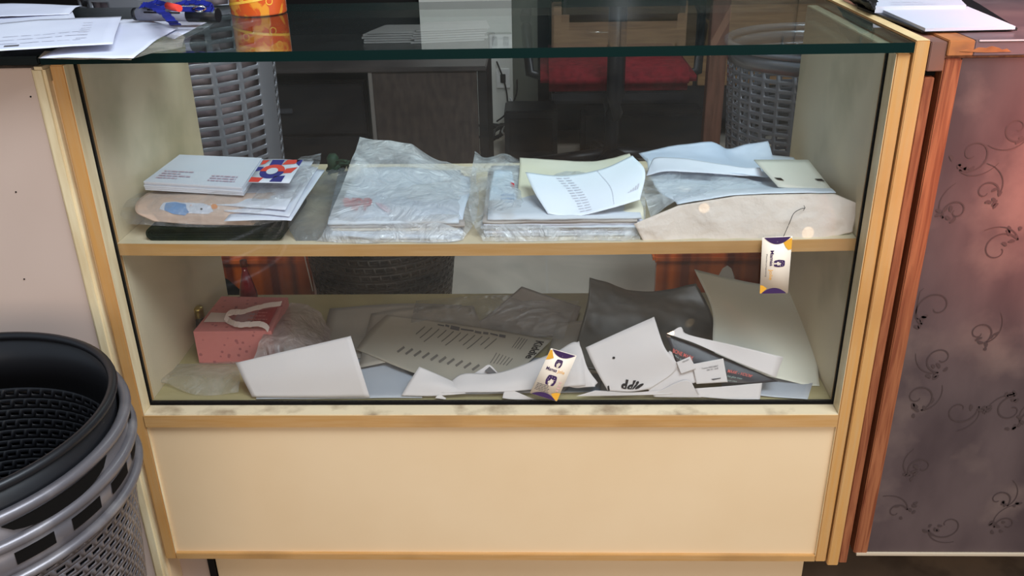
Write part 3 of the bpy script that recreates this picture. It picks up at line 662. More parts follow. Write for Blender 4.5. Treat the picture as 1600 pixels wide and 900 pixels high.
# orange tape roll standing on the glass
cT = P(393, 26, z=ZG+.001); rT = (P(440, 26, z=ZG+.001).x-P(347, 30, z=ZG+.001).x)/2
m_tape = mat('orange_patterned_wrapping', (226, 92, 36), .22, .5, noise_col=(244, 158, 50), nscale=26, nlo=.5, nhi=.56, dist=2, coat=.6)
t = thing('packaging_roll', (cT.x, cT.y+rT, ZG), 'shiny orange patterned cylindrical packet standing on the glass top', 'packet')
mb = MB(); mb.lathe([(rT-.001, ZG+.0008), (rT, ZG+.003), (rT, ZG+.145), (rT-.001, ZG+.148)], (cT.x, cT.y+rT*.98, 0), 48); mb.build('body', m_tape, t)
mb = MB()
for k in range(3):
    pr = []
    for i in range(25):
        a_ = -pi+pi*i/24; pr.append((cT.x+(rT+.0006)*cos(a_), cT.y+rT*.98+(rT+.0006)*sin(a_), ZG+.012+.035*k+.02*i/24))
    for i in range(24):
        p0, p1 = V(pr[i]), V(pr[i+1]); mb.poly([p0, p1, p1+V((0, 0, .004)), p0+V((0, 0, .004))])
for k in range(16):
    a_ = -pi+pi*((k*7) % 16+.5)/16; z_ = ZG+.015+.12*((k*5) % 16)/16
    for i in range(12):
        th0, th1 = 2*pi*i/12, 2*pi*(i+1)/12
        def pp(th, r_): aa = a_+r_*cos(th)/rT; return (cT.x+(rT+.0007)*cos(aa), cT.y+rT*.98+(rT+.0007)*sin(aa), z_+r_*sin(th))
        mb.poly([pp(th0, .006), pp(th1, .006), pp(th1, .0045), pp(th0, .0045)])
mb.build('gold_pattern', mat('gold_print', (246, 190, 70), .25, .5, coat=.5), t)
# ------------------------------------------------------------------ shelf goods
ZS = .5595
F = lambda x: zsh(x)+.0012
# dark green rolled cloth
x0 = P(230, 372, y=.05).x; x1 = P(445, 372, y=.05).x; zc = (zsh(-.5)+P(330, 355, y=.05).z)/2+.0005; hh = (P(330, 355, y=.05).z-zsh(-.5))/2
t = thing('folded_fabric', ((x0+x1)/2, .12, ZS), 'dark green folded velvet cloth under the duck envelope on the shelf', 'cloth')
m_velv = mat('dark_green_velvet', (22, 30, 20), .95, .1, noise_col=(36, 40, 24), nscale=50, bump=.8, bscale=300)
def stad(h, inset):
    pts = []
    for k in range(12): th = pi/2+pi*k/11; pts.append((x0+hh+h*cos(th), h*sin(th)))
    for k in range(12): th = -pi/2+pi*k/11; pts.append((x1-hh+h*cos(th), h*sin(th)))
    return pts
for nm, ho, hi, dy in (('outer_fold', hh, hh*.68, 0), ('inner_fold', hh*.62, hh*.34, .003), ('core_fold', hh*.28, .0004, .005)):
    mb = MB(); A = stad(ho, 0); B = stad(hi, 0); n = len(A); y0_, y1_ = .048+dy, .19
    vf = [[mb.b.verts.new((p[0], y, zc+p[1]+.0008*noise.noise(V((p[0]*30, y*20, p[1]*90))))) for p in q] for q in (A, B) for y in (y0_, y1_)]
    a0_, a1_, b0_, b1_ = vf
    for i in range(n):
        j = (i+1) % n
        for q in ([a0_[i], a0_[j], a1_[j], a1_[i]], [b0_[i], b0_[j], b1_[j], b1_[i]], [a0_[i], a0_[j], b0_[j], b0_[i]], [a1_[i], a1_[j], b1_[j], b1_[i]]): mb.b.faces.new(q)
    mb.build(nm, m_velv, t)
# white sheets fanned at the right of the left pile
for k, (q, lb) in enumerate([([(420, 262), (508, 266), (455, 345), (350, 345)], 'lowest'), ([(430, 256), (497, 262), (452, 338), (350, 330)], 'middle'), ([(400, 250), (490, 252), (446, 328), (330, 320)], 'topmost')]):
    flat('paper_sheet', q, ZS+.034+.004*k, m_paper_w, lb+' of three white sheets fanned out beside the duck envelope', seed=10+k, bend=.003)
# duck envelope
m_pinkcard = mat('pinkish_kraft_card', (212, 184, 168), .6, .2, noise_col=(200, 170, 152), nscale=5)
sd = Surf([[(260, 290, .2), (350, 288, .2), (450, 290, .2)], [(222, 308, .11), (330, 306, .11), (440, 304, .12)], [(212, 330, .065), (300, 330, .06), (420, 330, .07)], [(240, 346, .052), (310, 351, .050), (395, 352, .055)]], amp=.0015, freq=25)
t = thing('duck_envelope', sd.pt(.5, .9)[:], 'pinkish kraft envelope printed with a white goose in a blue vest', 'envelope')
o = sheet('envelope_body', sd, m_pinkcard, t, 30, 24, .0015)
def ell(cu, cv, ru, rv, rot=0, n=18): return [(cu+ru*cos(2*pi*i/n)*cos(rot)-rv*sin(2*pi*i/n)*sin(rot), cv+ru*cos(2*pi*i/n)*sin(rot)*.8+rv*sin(2*pi*i/n)*cos(rot)) for i in range(n)]
def inv(surf, px, py):
    """nearest (u,v) of a surface to a picture point"""
    best = None
    def pr(p):
        d = p-CAM; k = d.dot(_f); return 800+FPX*d.dot(RR)/k, 450-FPX*d.dot(UU)/k
    u = v = .5; st = .25
    for _ in range(14):
        c = [(u+a*st, v+b2*st) for a in (-1, -.5, 0, .5, 1) for b2 in (-1, -.5, 0, .5, 1)]
        c = [(min(max(a, 0), 1), min(max(b2, 0), 1)) for a, b2 in c]
        def e(q): x_, y_ = pr(surf.base(*q)); return (x_-px)**2+(y_-py)**2
        u, v = min(c, key=e); st *= .62
    return (u, v)
def pix_poly(mb, surf, pix, off=.0012, sub=2): onto(mb, surf, [inv(surf, a, b2) for a, b2 in pix], off, sub)
def pell(cx_, cy_, rx, ry, n=16, rot=0): return [(cx_+rx*cos(2*pi*i/n)*cos(rot)-ry*sin(2*pi*i/n)*sin(rot), cy_+rx*cos(2*pi*i/n)*sin(rot)+ry*sin(2*pi*i/n)*cos(rot)) for i in range(n)]
mb = MB(); pix_poly(mb, sd, [(250, 328), (256, 318), (275, 316), (300, 318), (318, 319), (330, 323), (334, 331), (325, 335), (300, 334), (270, 333)], .0012, 1); mb.build('white_body', m_paper_w, o)
mb = MB(); pix_poly(mb, sd, [(258, 330), (260, 319), (275, 317), (291, 320), (296, 332), (290, 337), (272, 335)], .0018, 1); mb.build('blue_vest', mat('sky_blue_ink', (120, 152, 196), .7), o)
mb = MB(); pix_poly(mb, sd, pell(335, 323.5, 5, 4)); mb.build('orange_beak', mat('orange_ink', (228, 140, 60), .7), o); mb = MB(); pix_poly(mb, sd, pell(298, 322, 3, 2.4)); mb.build('orange_collar', mat('orange_ink', (228, 140, 60), .7), o)
mb = MB(); pix_poly(mb, sd, pell(315, 328, 1.8, 1.6), .002); mb.build('eye', m_inkd, o)
# clear bag round the envelope
sb = Surf([[(262, 290, .21), (330, 284, .2), (420, 268, .21), (488, 258, .22)], [(212, 305, .12), (300, 300, .11), (400, 296, .11), (470, 296, .12)], [(186, 326, .075), (290, 322, .055), (390, 316, .06), (446, 326, .08)], [(198, 349, .05), (300, 355, .045), (395, 353, .048), (432, 344, .06)]], amp=.004, freq=22, ridged=True, seed=4)
tag(sheet('plastic_bag', sb, film('clear_bag_film', (206, 204, 206), .0, .28, 30, .15, .7, 35, .07), None, 46, 34, .0003), 'clear plastic bag around the duck envelope', 'bag')
# white note pad
zt = P(300, 288, y=.11).z
t = thing('note_pad', (P(300, 270, z=zt).x, .2, zt-.02), 'thick white note pad with faded pink print on the left pile', 'note pad')
mb = MB(); pts = [P(a_, b2, z=zt) for a_, b2 in ((224, 283), (378, 292), (410, 246), (281, 241))]
for k in range(5): mb.prism([(p.x+random.uniform(-.0008, .0008), p.y+random.uniform(-.001, .001), p.z-.0028*(k+1)) for p in pts], (0, 0, .0024))
o = mb.build('page_block', m_paper_w, t)
sn = Surf([[pts[3]+V((0, 0, .0004)), pts[2]+V((0, 0, .0004))], [pts[0]+V((0, 0, .0004)), pts[1]+V((0, 0, .0004))]])
mb = MB(); lines(mb, sn, .08, .62, .42, .85, 4, .03, .4); lines(mb, sn, .62, .7, .95, .85, 3, .03, .3); mb.build('faded_pink_print', mat('faded_pink_ink', (206, 180, 196), .8), o)
# geometric card
zg_ = zt+.0012
gp = [P(a_, b2, z=zg_) for a_, b2 in ((388, 285), (452, 286), (474, 250), (411, 250))]
sg = Surf([[gp[3], gp[2]], [gp[0], gp[1]]])
t = thing('patterned_card', gp[0][:], 'white card with red and navy geometric shapes beside the note pad', 'card')
o = sheet('card_body', sg, m_paper_w, t, 4, 4, .0008)
mbr, mbn, mbw = MB(), MB(), MB()
onto(mbn, sg, [(.25, .02), (.55, .02), (.55, .3), (.25, .3)], .001); onto(mbr, sg, [(.55, .25), (.62, .02), (.95, .02), (.85, .2)], .001); onto(mbn, sg, [(.85, .02), (1, .02), (1, .3), (.9, .2)], .001)
onto(mbn, sg, ell(.42, .55, .3, .3), .001); onto(mbr, sg, [q for q in ell(.42, .55, .3, .3) if q[1] <= .56], .0014); onto(mbw, sg, ell(.42, .55, .14, .14), .0018)
onto(mbr, sg, [(.72, .42), (.98, .35), (.9, .6), (.7, .62)], .001); onto(mbn, sg, [(.0, .35), (.15, .35), (.12, .5), (.0, .55)], .001); onto(mbr, sg, [(.0, .8), (.3, .82), (.25, 1), (.0, 1)], .001)
onto(mbn, sg, [(.55, .75), (.8, .72), (.8, .98), (.5, .98)], .001); onto(mbr, sg, [(.02, .05), (.18, .03), (.12, .2), (.03, .25)], .001)
mbr.build('red_shapes', m_redb, o); mbn.build('navy_shapes', m_blue, o); mbw.build('white_disc', m_paper_w, o)
# clear film over the card
tag(sheet('clear_wrap', Surf([[(470, 246, .24), (492, 243, .25), (502, 240, .26)], [(440, 268, .17), (470, 268, .17), (497, 262, .18)], [(398, 305, .105), (430, 308, .1), (462, 305, .11)], [(385, 346, .052), (412, 350, .05), (440, 345, .06)]], amp=.004, freq=30, ridged=True, seed=8), film('clear_wrap_film', (214, 216, 222), .08, .5, 30, .12, .8, 40, .14), None, 30, 30, .0003), 'crinkled clear wrap over the patterned card and kraft envelope', 'plastic wrap')
# green cord tangle and small tray behind
t = thing('cord_bundle', P(525, 265, y=.3)[:], 'tangled dark green cord bundle between the left pile and the big bag', 'cord')
m_cord = mat('dark_green_cord', (24, 50, 34), .6, .3)
for k in range(5):
    q = [P(512+35*random.random(), 250+22*random.random(), y=.26+.05*random.random()) for _ in range(7)]
    mb = MB(); mb.tube([spl(q, i/50) for i in range(51)], .0022, 6); mb.build('cord_strand', m_cord, t)
mb = MB(); a_ = P(520, 250, y=.28); mb.lathe([(.001, -.02), (.009, -.02), (.010, .004), (.006, .010), (.001, .010)], (a_.x, a_.y, a_.z), 16); mb.build('toggle', m_cord, t)
tag(sheet('dark_film_bag', Surf([[(505, 268, .26), (530, 262, .27), (556, 262, .28)], [(480, 300, .18), (515, 300, .18), (550, 300, .18)], [(448, 340, .09), (490, 345, .08), (530, 340, .08)], [(466, 384, .042), (486, 389, .04), (510, 384, .042)]], amp=.003, freq=25, ridged=True, seed=5), film('smoky_film', (120, 126, 132), .35, .75, 14, .2, .5, 25, .1), None, 30, 30, .0004), 'smoky grey see-through film bag left of the big newspaper bag', 'bag')
# ---- big bag 2 with folded printed papers
def paperpile(rows_pix, n, th, m_, labels, name, group=None, cat='newspaper', seed=0):
    """folded sheets lying on each other: every sheet an object"""
    P4 = rows_pix
    for k in range(n):
        z0 = ZS-.002+k*th; rr = random.Random(seed+k); j = lambda: rr.uniform(-.006, .006)
        c = [V((p[0]+j(), p[1]+abs(j()), z0)) for p in P4]
        top = []
        s = Surf([[c[3], (c[3]+c[2])/2+V((0, .003, 0)), c[2]], [(c[0]+c[3])/2, (c[0]+c[1]+c[2]+c[3])/4, (c[1]+c[2])/2], [c[0], (c[0]+c[1])/2, c[1]]], amp=.0009, freq=40, seed=seed+k, zmin=ZS-.002)
        o = sheet(name, s, m_[k % len(m_)], None, 20, 10, th*.8); tag(o, labels, cat, group)
m_news = mat('newsprint', (202, 208, 218), .8, .1, noise_col=(176, 172, 172), nscale=14, nlo=.5, nhi=.7); m_newsd = mat('brownish_newsprint', (150, 140, 136), .8, .1, noise_col=(196, 190, 186), nscale=9)  # m_newsd is a darker brownish newsprint, alternated within the piles
def fr(px, y): return P(px, 383, y=y).x
paperpile([(fr(512, .055), .055), (fr(722, .055), .055), (fr(728, .3), .30), (fr(545, .3), .30)], 5, .0048, [m_newsd, m_news, m_paper_c], 'folded printed sheet stacked inside the big crumpled bag with red print', 'folded_paper', 'papers in the big bag', seed=20)
s2 = Surf([[(566, 262, .28), (640, 262, .28), (735, 278, .28)], [(545, 290, .2), (640, 300, .2), (735, 300, .2)], [(530, 330, .1), (620, 328, .1), (725, 332, .1)], [(510, 368, .052), (610, 372, .050), (720, 374, .052)]], amp=.002, freq=15, seed=2)
t = thing('printed_sheet', s2.pt(.5, .8)[:], 'white printed sheet with red lettering inside the big crumpled bag', 'printed sheet')
o = sheet('sheet_body', s2, mat('bluish_white_sheet', (214, 222, 234), .6, .2, noise_col=(200, 208, 224), nscale=6), t, 30, 30, .0012)
mb = MB()
def wpix(mb, surf, s, px, py, w_, h_, slant=0, dw=0, bold=.02, off=.0016, rot=0):
    """write with image-space axes: start, width vector, height vector"""
    o_ = inv(surf, px, py); a_ = inv(surf, px+w_, py+dw); u_ = inv(surf, px+slant, py-h_)
    write(mb, surf, s, o_, (a_[0]-o_[0], a_[1]-o_[1]), ((u_[0]-o_[0]), (u_[1]-o_[1])), bold, off)
# the word stands upside-down on the sheet in the photo
o_ = inv(s2, 582, 313); a_ = inv(s2, 520, 308); u_ = inv(s2, 581, 338)
write(mb, s2, 'ddie', o_, (a_[0]-o_[0], a_[1]-o_[1]), (u_[0]-o_[0], u_[1]-o_[1]), .045, .003); mb.build('red_lettering', m_red, o)
mb = MB(); pix_poly(mb, s2, [(640, 295), (660, 294), (690, 289), (688, 293), (665, 300), (655, 300)], .002, 1); mb.build('blue_red_smear', mat('blurred_violet_print', (130, 120, 176), .7), o)
mb = MB(); pix_poly(mb, s2, [(586, 318), (596, 320), (606, 326), (614, 332), (606, 334), (594, 327)], .002, 1); mb.build('faded_red_print', mat('faded_red', (218, 190, 204), .7), o)
m_film = film('milky_bag_film', (232, 234, 240), .28, .80, 13, .18, 1.0, 22, .10)
sB = Surf([[(562, 214, .31), (600, 216, .31), (640, 226, .31), (690, 250, .31), (745, 262, .31)],
           [(556, 232, .27), (600, 236, .27), (650, 250, .27), (700, 268, .26), (745, 282, .26)],
           [(538, 280, .19), (590, 285, .19), (650, 292, .18), (700, 300, .18), (748, 312, .18)],
           [(518, 330, .09), (580, 325, .09), (650, 325, .09), (700, 330, .09), (742, 345, .09)],
           [(503, 366, .046), (570, 367, .044), (640, 371, .044), (700, 372, .044), (725, 372, .05)],
           [(486, 386, .042), (570, 389, .041), (640, 391, .041), (700, 391, .041), (722, 388, .046)]], amp=.0075, freq=15, ridged=True, seed=3, zmin=ZS-.004, ymin=.037)
tag(sheet('plastic_bag', sB, m_film, None, 90, 70, .0003), 'big crumpled clear bag rising to a peak left of centre on the shelf', 'bag')
# ---- bag 3 newspapers
paperpile([(fr(758, .055), .055), (fr(1000, .055), .055), (fr(975, .3), .30), (fr(770, .3), .30)], 7, .0042, [m_news, m_paper_w, m_newsd], 'folded newspaper in the bundle inside the central bag', 'folded_newspaper', 'newspapers in the central bag', seed=40)
s3 = Surf([[(772, 265, .24), (800, 268, .24)], [(764, 310, .14), (806, 310, .14)], [(760, 352, .06), (808, 356, .06)]], amp=.002, freq=20)
t = thing('printed_leaflet', s3.pt(.5, .8)[:], 'blue and red printed leaflet standing at the left of the central bag', 'leaflet')
o = sheet('leaflet_body', s3, mat('pale_blue_sheet', (206, 220, 236), .6, .2), t, 16, 24, .001)
mb = MB(); pix_poly(mb, s3, [(797, 287), (806, 288), (806, 296), (800, 294)], .002, 1); mb.build('red_emblem', m_red, o)
mb = MB(); lines(mb, s3, .45, .45, .98, .95, 9, .02, .4, .002); mb.build('blue_print', mat('light_blue_ink', (110, 160, 210), .7), o)
# cream foam parcel and its rear edge
sF = Surf([[(812, 246, .30), (860, 250, .30), (930, 252, .30), (984, 240, .30)], [(812, 262, .25), (870, 268, .25), (930, 268, .25), (990, 258, .25)], [(808, 320, .12), (870, 322, .12), (940, 322, .12), (1000, 310, .12)], [(812, 338, .085), (870, 336, .08), (940, 338, .08), (1005, 326, .085)], [(820, 350, .072), (880, 353, .068), (940, 351, .068), (1006, 346, .072)], [(818, 356, .075), (880, 358, .072), (940, 356, .072), (1004, 352, .075)]], amp=.0016, freq=16)
tag(sheet('foam_parcel', sF, mat('cream_foam', (222, 218, 202), .5, .3, noise_col=(220, 214, 190), nscale=8), None, 44, 36, .0012), 'cream soft foam wrapped parcel beneath the curved white sheet', 'parcel')
sB3 = Surf([[(742, 236, .30), (758, 246, .30), (790, 238, .30), (822, 250, .30), (900, 256, .3), (985, 246, .30)],
            [(738, 262, .24), (760, 262, .24), (790, 262, .24), (830, 272, .24), (900, 272, .24), (1000, 268, .24)],
            [(732, 310, .14), (760, 305, .14), (800, 305, .14), (840, 322, .13), (920, 318, .13), (1008, 308, .14)],
            [(738, 346, .07), (770, 345, .065), (810, 348, .062), (860, 350, .062), (930, 352, .062), (1008, 345, .07)],
            [(752, 372, .046), (780, 370, .044), (820, 372, .044), (870, 372, .044), (940, 372, .044), (1002, 368, .046)],
            [(762, 384, .043), (790, 387, .041), (830, 387, .041), (880, 388, .041), (940, 386, .041), (995, 383, .043)]], amp=.0065, freq=18, ridged=True, seed=9, zmin=ZS-.004, ymin=.037)
tag(sheet('plastic_bag', sB3, film('thin_clear_film', (232, 236, 242), .10, .70, 15, .14, 1.0, 26, .10), None, 90, 64, .0003), 'clear plastic bag around the newspaper bundle at the centre of the shelf', 'bag')
# curved white written sheet
sw = Surf([[(821, 269, .17), (880, 274, .165), (940, 264, .165), (988, 243, .18)], [(835, 300, .115), (890, 304, .11), (950, 294, .11), (1008, 268, .13)], [(856, 334, .07), (895, 338, .066), (945, 328, .066), (1000, 312, .08)]], amp=.0008, freq=12)
t = thing('handwritten_sheet', sw.pt(.5, .8)[:], 'curved white sheet with faint columns of writing on the central bag', 'paper')
o = sheet('sheet_body', sw, mat('bluish_bright_paper', (232, 238, 250), .7, .15), t, 30, 20, .0005)
mb = MB()
for k in range(14): 
    v_ = .08+.064*k; u_ = .33+.012*k
    for (da, db) in ((-.06, -.02), (.0, .05)):
        onto(mb, sw, [(u_+da-.02*random.random(), v_), (u_+db, v_), (u_+db, v_+.018), (u_+da, v_+.018)], .0012)
for k in range(16): 
    v_ = .03+.058*k; u_ = .62+.008*k; onto(mb, sw, [(u_, v_), (u_+.006, v_), (u_+.013, v_+.035), (u_+.007, v_+.035)], .0012)
for k in range(5): onto(mb, sw, [(.86+.02*k, .78-.02*k), (.875+.02*k, .78-.02*k), (.875+.02*k, .80), (.86+.02*k, .80)], .0012)
mb.build('faint_writing', m_inkl, o)
# ---- bag 4 : big white parcel bag at right
sP = Surf([[(1010, 238, .34), (1080, 234, .34), (1150, 240, .34), (1240, 246, .34)],
           [(1014, 270, .24), (1100, 270, .24), (1200, 275, .24), (1265, 280, .24)],
           [(1030, 300, .15), (1110, 296, .15), (1200, 290, .16), (1290, 290, .17)],
           [(1058, 320, .085), (1150, 305, .085), (1240, 302, .085), (1306, 302, .095)],
           [(1040, 342, .06), (1150, 342, .056), (1240, 340, .056), (1328, 336, .065)],
           [(1010, 379, .046), (1130, 382, .044), (1230, 376, .044), (1318, 366, .048)]], amp=.0016, freq=14, seed=12, zmin=ZS-.003, ymin=.038)
m_mailer = mat('cream_white_mailer', (214, 200, 190), .5, .3, noise_col=(202, 188, 178), nscale=9, bump=1, bscale=34)
m_mailb = mat('bluish_white_mailer', (222, 228, 238), .45, .3, noise_col=(206, 214, 228), nscale=6, bump=.9, bscale=26)
for m__ in (m_mailer, m_mailb):
    for n__ in m__.node_tree.nodes:
        if n__.type == 'BUMP': n__.inputs['Distance'].default_value = .0055
t = thing('mailing_bag', sP.pt(.5, .9)[:], 'large bulging white mailing bag at the right end of the shelf', 'mailing bag')
sheet('top_side', sP, m_mailb, t, 60, 50, .0012, keep=lambda u, v: v < .6)
# folded front face, with its pointed ends
sPf = Surf([[(990, 350, .048), (1060, 321, .064), (1150, 306, .07), (1240, 303, .072), (1304, 303, .074), (1345, 320, .062)],
            [(994, 356, .046), (1050, 350, .052), (1140, 345, .052), (1230, 342, .052), (1300, 340, .054), (1338, 342, .056)],
            [(1006, 378, .044), (1050, 382, .042), (1140, 382, .042), (1210, 380, .042), (1292, 374, .043), (1332, 362, .05)]], amp=.0036, freq=34, seed=13, ridged=True, ymin=.037, sharp=True)
o = sheet('front_fold', sPf, m_mailer, t, 60, 22, .001)
# upper white wrapped papers in bag 4
sQ = Surf([[(998, 240, .34), (1050, 228, .34), (1110, 222, .34), (1135, 234, .34), (1165, 226, .34), (1200, 221, .34)], [(1012, 256, .29), (1060, 250, .28), (1120, 250, .28), (1150, 254, .28), (1180, 254, .28), (1208, 246, .29)], [(1018, 268, .25), (1070, 262, .22), (1120, 268, .2), (1160, 272, .19), (1200, 276, .19), (1215, 262, .22)]], amp=.002, freq=20, seed=14)
tag(sheet('wrapped_papers', sQ, mat('pale_blue_wrap', (206, 216, 234), .4, .35, noise_col=(190, 202, 224), nscale=8, bump=.5, bscale=20), None, 44, 26, .001), 'bluish white wrapped papers lying at the back of the mailing bag', 'papers')
sQ2 = Surf([[(1016, 258, .235), (1030, 246, .25), (1100, 252, .225), (1160, 262, .205), (1188, 262, .20)], [(1010, 275, .2), (1040, 268, .2), (1100, 270, .195), (1150, 274, .19), (1192, 276, .19)]], amp=.001, freq=20, seed=15)
tag(sheet('paper_sheet', sQ2, m_paper_w, None, 40, 8, .001), 'bright white folded sheet across the middle of the mailing bag', 'paper')
tag(sheet('plastic_bag', Surf([[(1000, 262, .24), (1040, 262, .225), (1110, 268, .21), (1190, 284, .18)], [(1006, 300, .15), (1060, 292, .155), (1120, 292, .155), (1200, 300, .13)], [(1016, 338, .085), (1060, 314, .095), (1120, 305, .1), (1210, 303, .09)]], amp=.004, freq=24, ridged=True, seed=16), film('hazy_bag', (238, 242, 250), .12, .7, 12, .15, .9, 22, .1), None, 50, 30, .0003), 'hazy clear plastic folded over the left of the mailing bag', 'bag')
# card with two slots
sk = Surf([[P(1178, 250, y=.21), P(1263, 250, y=.215)], [P(1216, 292, y=.125), P(1304, 302, y=.115)]])
t = thing('slotted_card', sk.pt(.5, .5)[:], 'white card with two dark slots lying on the mailing bag', 'card')
o = sheet('card_body', sk, mat('grey_white_card', (214, 210, 200), .6, .2), t, 8, 8, .0012)
mb = MB(); pix_poly(mb, sk, [(1209, 279), (1220, 280), (1225, 284), (1214, 282)], .002, 1); pix_poly(mb, sk, [(1272, 281), (1283, 281), (1289, 285), (1278, 284)], .002, 1); mb.build('slot', m_black, o)
q = [P(1224, 370, y=.036), P(1233, 350, y=.04), P(1240, 334, y=.045), P(1250, 327, y=.05), P(1258, 325, y=.055)]
mb = MB(); mb.tube([spl(q, i/30) for i in range(31)], .0005, 5); mb.tube([P(1258, 325, y=.055), P(1256, 321, y=.056)], .0004, 5); mb.tube([P(1258, 325, y=.055), P(1255, 329, y=.054)], .0004, 5)
tag(mb.build('thread', m_blackp), 'thin black thread over the front of the mailing bag', 'thread')
# ------------------------------------------------------------------ lower compartment
ZF = .2900
yb = P(306, 568, z=ZF).y; ztb = P(302, 517, y=yb).z
A_ = P(302, 518, z=ztb); B_ = P(424, 517, z=ztb); C_ = P(450, 465, z=ztb); D_ = P(346, 463, z=ztb)
m_pink = mat('dusty_pink_card', (206, 128, 124), .55, .25)
nt = m_pink.node_tree; vo = nt.nodes.new('ShaderNodeTexVoronoi'); vo.inputs['Scale'].default_value = 75; tc = nt.nodes.new('ShaderNodeTexCoord'); nt.links.new(tc.outputs['Object'], vo.inputs['Vector'])
cr_ = nt.nodes.new('ShaderNodeMapRange'); cr_.inputs[1].default_value = .18; cr_.inputs[2].default_value = .24; nt.links.new(vo.outputs['Distance'], cr_.inputs[0])
mx = nt.nodes.new('ShaderNodeMix'); mx.data_type = 'RGBA'; mx.inputs[6].default_value = srgb((168, 98, 100)); mx.inputs[7].default_value = srgb((206, 128, 124)); nt.links.new(cr_.outputs[0], mx.inputs[0]); nt.links.new(mx.outputs[2], nt.nodes['Principled BSDF'].inputs['Base Color'])
t = thing('gift_box', ((A_.x+C_.x)/2, (A_.y+C_.y)/2, ZF), 'pink spotted gift box with white ribbon in the lower compartment', 'gift box')
mb = MB(); mb.prism([(q.x, q.y, ZF+.001) for q in (A_, B_, C_, D_)], (0, 0, ztb-ZF-.001)); mb.build('box_body', m_pink, t)
sx = Surf([[D_+V((0, 0, .001)), C_+V((0, 0, .001))], [A_+V((0, 0, .001)), B_+V((0, 0, .001))]])
m_rib = mat('white_satin_ribbon', (226, 204, 196), .4, .4)
mb = MB(); pix_poly(mb, sx, [(330, 489), (355, 490), (352, 504), (318, 504)], .001, 2); mb.build('ribbon_band', m_rib, t)
for pts in ([(352, 497), (362, 490), (380, 488), (410, 480), (440, 475)], [(352, 500), (370, 508), (390, 508), (410, 508), (420, 516)], [(360, 503), (352, 496), (358, 490), (372, 488)]):
    q = [P(a_, b2, z=ztb+.008 if 0 < i < 4 else ztb+.002) for i, (a_, b2) in enumerate(pts)]; sm = [spl(q, i/20) for i in range(21)]
    mb = MB()
    for i in range(20): mb.poly([sm[i]+V((0, -.006, .0)), sm[i+1]+V((0, -.006, .0)), sm[i+1]+V((0, .006, .003)), sm[i]+V((0, .006, .003))])
    o = mb.build('ribbon_loop', m_rib, t); md = o.modifiers.new('s', 'SOLIDIFY'); md.thickness = .001
mb = MB(); pix_poly(mb, sx, [(395, 507), (405, 486), (434, 481), (420, 509)], .0012, 2); o = mb.build('red_label', mat('deep_red_label', (176, 50, 46), .5), t)
mb = MB(); lines(mb, sx, .62, .5, .9, .7, 3, .03, .3, .002); mb.build('label_print', mat('pale_pink_print', (214, 120, 110), .6), o)
mb = MB(); pix_poly(mb, sx, [(362, 504), (372, 492), (400, 488), (392, 506)], .001, 2); mb.build('floral_print', mat('grey_pink_print', (186, 140, 140), .6), t)
# little bottle with gold cap
q = P(313, 503, y=.26); bx, by = q.x, .26
t = thing('small_bottle', (bx, by, ZF), 'small bottle with gold screw cap behind the pink gift box', 'bottle')
zc = P(313, 480, y=.26).z
MB().lathe([(.001, ZF+.001), (.017, ZF+.001), (.018, ZF+.004), (.018, zc-.04), (.0085, zc-.022), (.0085, zc-.012)], (bx, by, 0), 24).build('bottle_body', mat('amber_brown_glass', (60, 44, 26), .15, .5), t)
mb = MB(); mb.lathe([(.0085, zc-.020)]+[(.0085 if k % 2 else .0098, zc-.018+.0022*k) for k in range(6)]+[(.0095, zc-.006), (.009, zc), (.001, zc)], (bx, by, 0), 24); mb.build('screw_cap', mat('gold_cap', (190, 168, 96), .3, .5, metal=.8), t)
# maroon bottle at the rear corner
q = P(388, 458, y=.36); 
t = thing('maroon_bottle', (q.x, .36, ZF), 'glossy maroon teardrop bottle in the rear left corner', 'bottle')
zt2 = P(382, 416, y=.36).z; z0_ = ZF+.001; hB = zt2-z0_
MB().lathe([(.001, z0_), (.013, z0_), (.017, z0_+hB*.18), (.016, z0_+hB*.4), (.009, z0_+hB*.75), (.005, z0_+hB*.9), (.005, z0_+hB)], (q.x, .36, 0), 28).build('bottle_body', mat('maroon_glass', (128, 26, 38), .08, .6, coat=.8), t)
MB().lathe([(.001, z0_+hB), (.0065, z0_+hB), (.0065, z0_+hB+.012), (.001, z0_+hB+.013)], (q.x, .36, 0), 20).build('stopper', mat('brown_stopper', (96, 44, 30), .4), t)
# white cable behind
a_ = P(477, 405, y=.9); cable([P(474, 385, y=.46), P(477, 405, y=.46), P(483, 430, y=.46), P(489, 455, y=.46)], .0011, mat('pale_cord', (170, 160, 156), .5), 'thin pale cord hanging behind the lower compartment')
# clear plastic heap lower left and tulle on the box
tag(sheet('plastic_bag', Surf([[(262, 573, .15), (310, 566, .15), (372, 566, .15)], [(240, 590, .09), (300, 588, .085), (375, 590, .085)], [(262, 600, .075), (310, 618, .05), (372, 612, .055)]], amp=.003, freq=26, ridged=True, seed=21, zmin=ZF+.001), film('limp_clear_film', (214, 206, 194), .25, .6, 12, .2, .6, 24, .06), None, 34, 24, .0003), 'limp clear plastic bag in the lower left front corner', 'bag')
tag(sheet('plastic_bag', Surf([[(455, 473, .29), (478, 476, .29), (500, 490, .28), (516, 515, .24)], [(430, 495, .22), (460, 500, .21), (490, 515, .2), (516, 535, .19)], [(410, 525, .145), (445, 530, .14), (480, 540, .14), (515, 552, .14)], [(395, 562, .115), (430, 565, .11), (470, 565, .11), (510, 566, .11)]], amp=.005, freq=26, ridged=True, seed=22, zmin=ZF+.002), film('pinkish_tulle_film', (204, 182, 176), .5, .9, 16, .3, .9, 30, .06), None, 44, 36, .0003), 'crumpled hazy plastic slumped over the right of the pink box', 'bag')
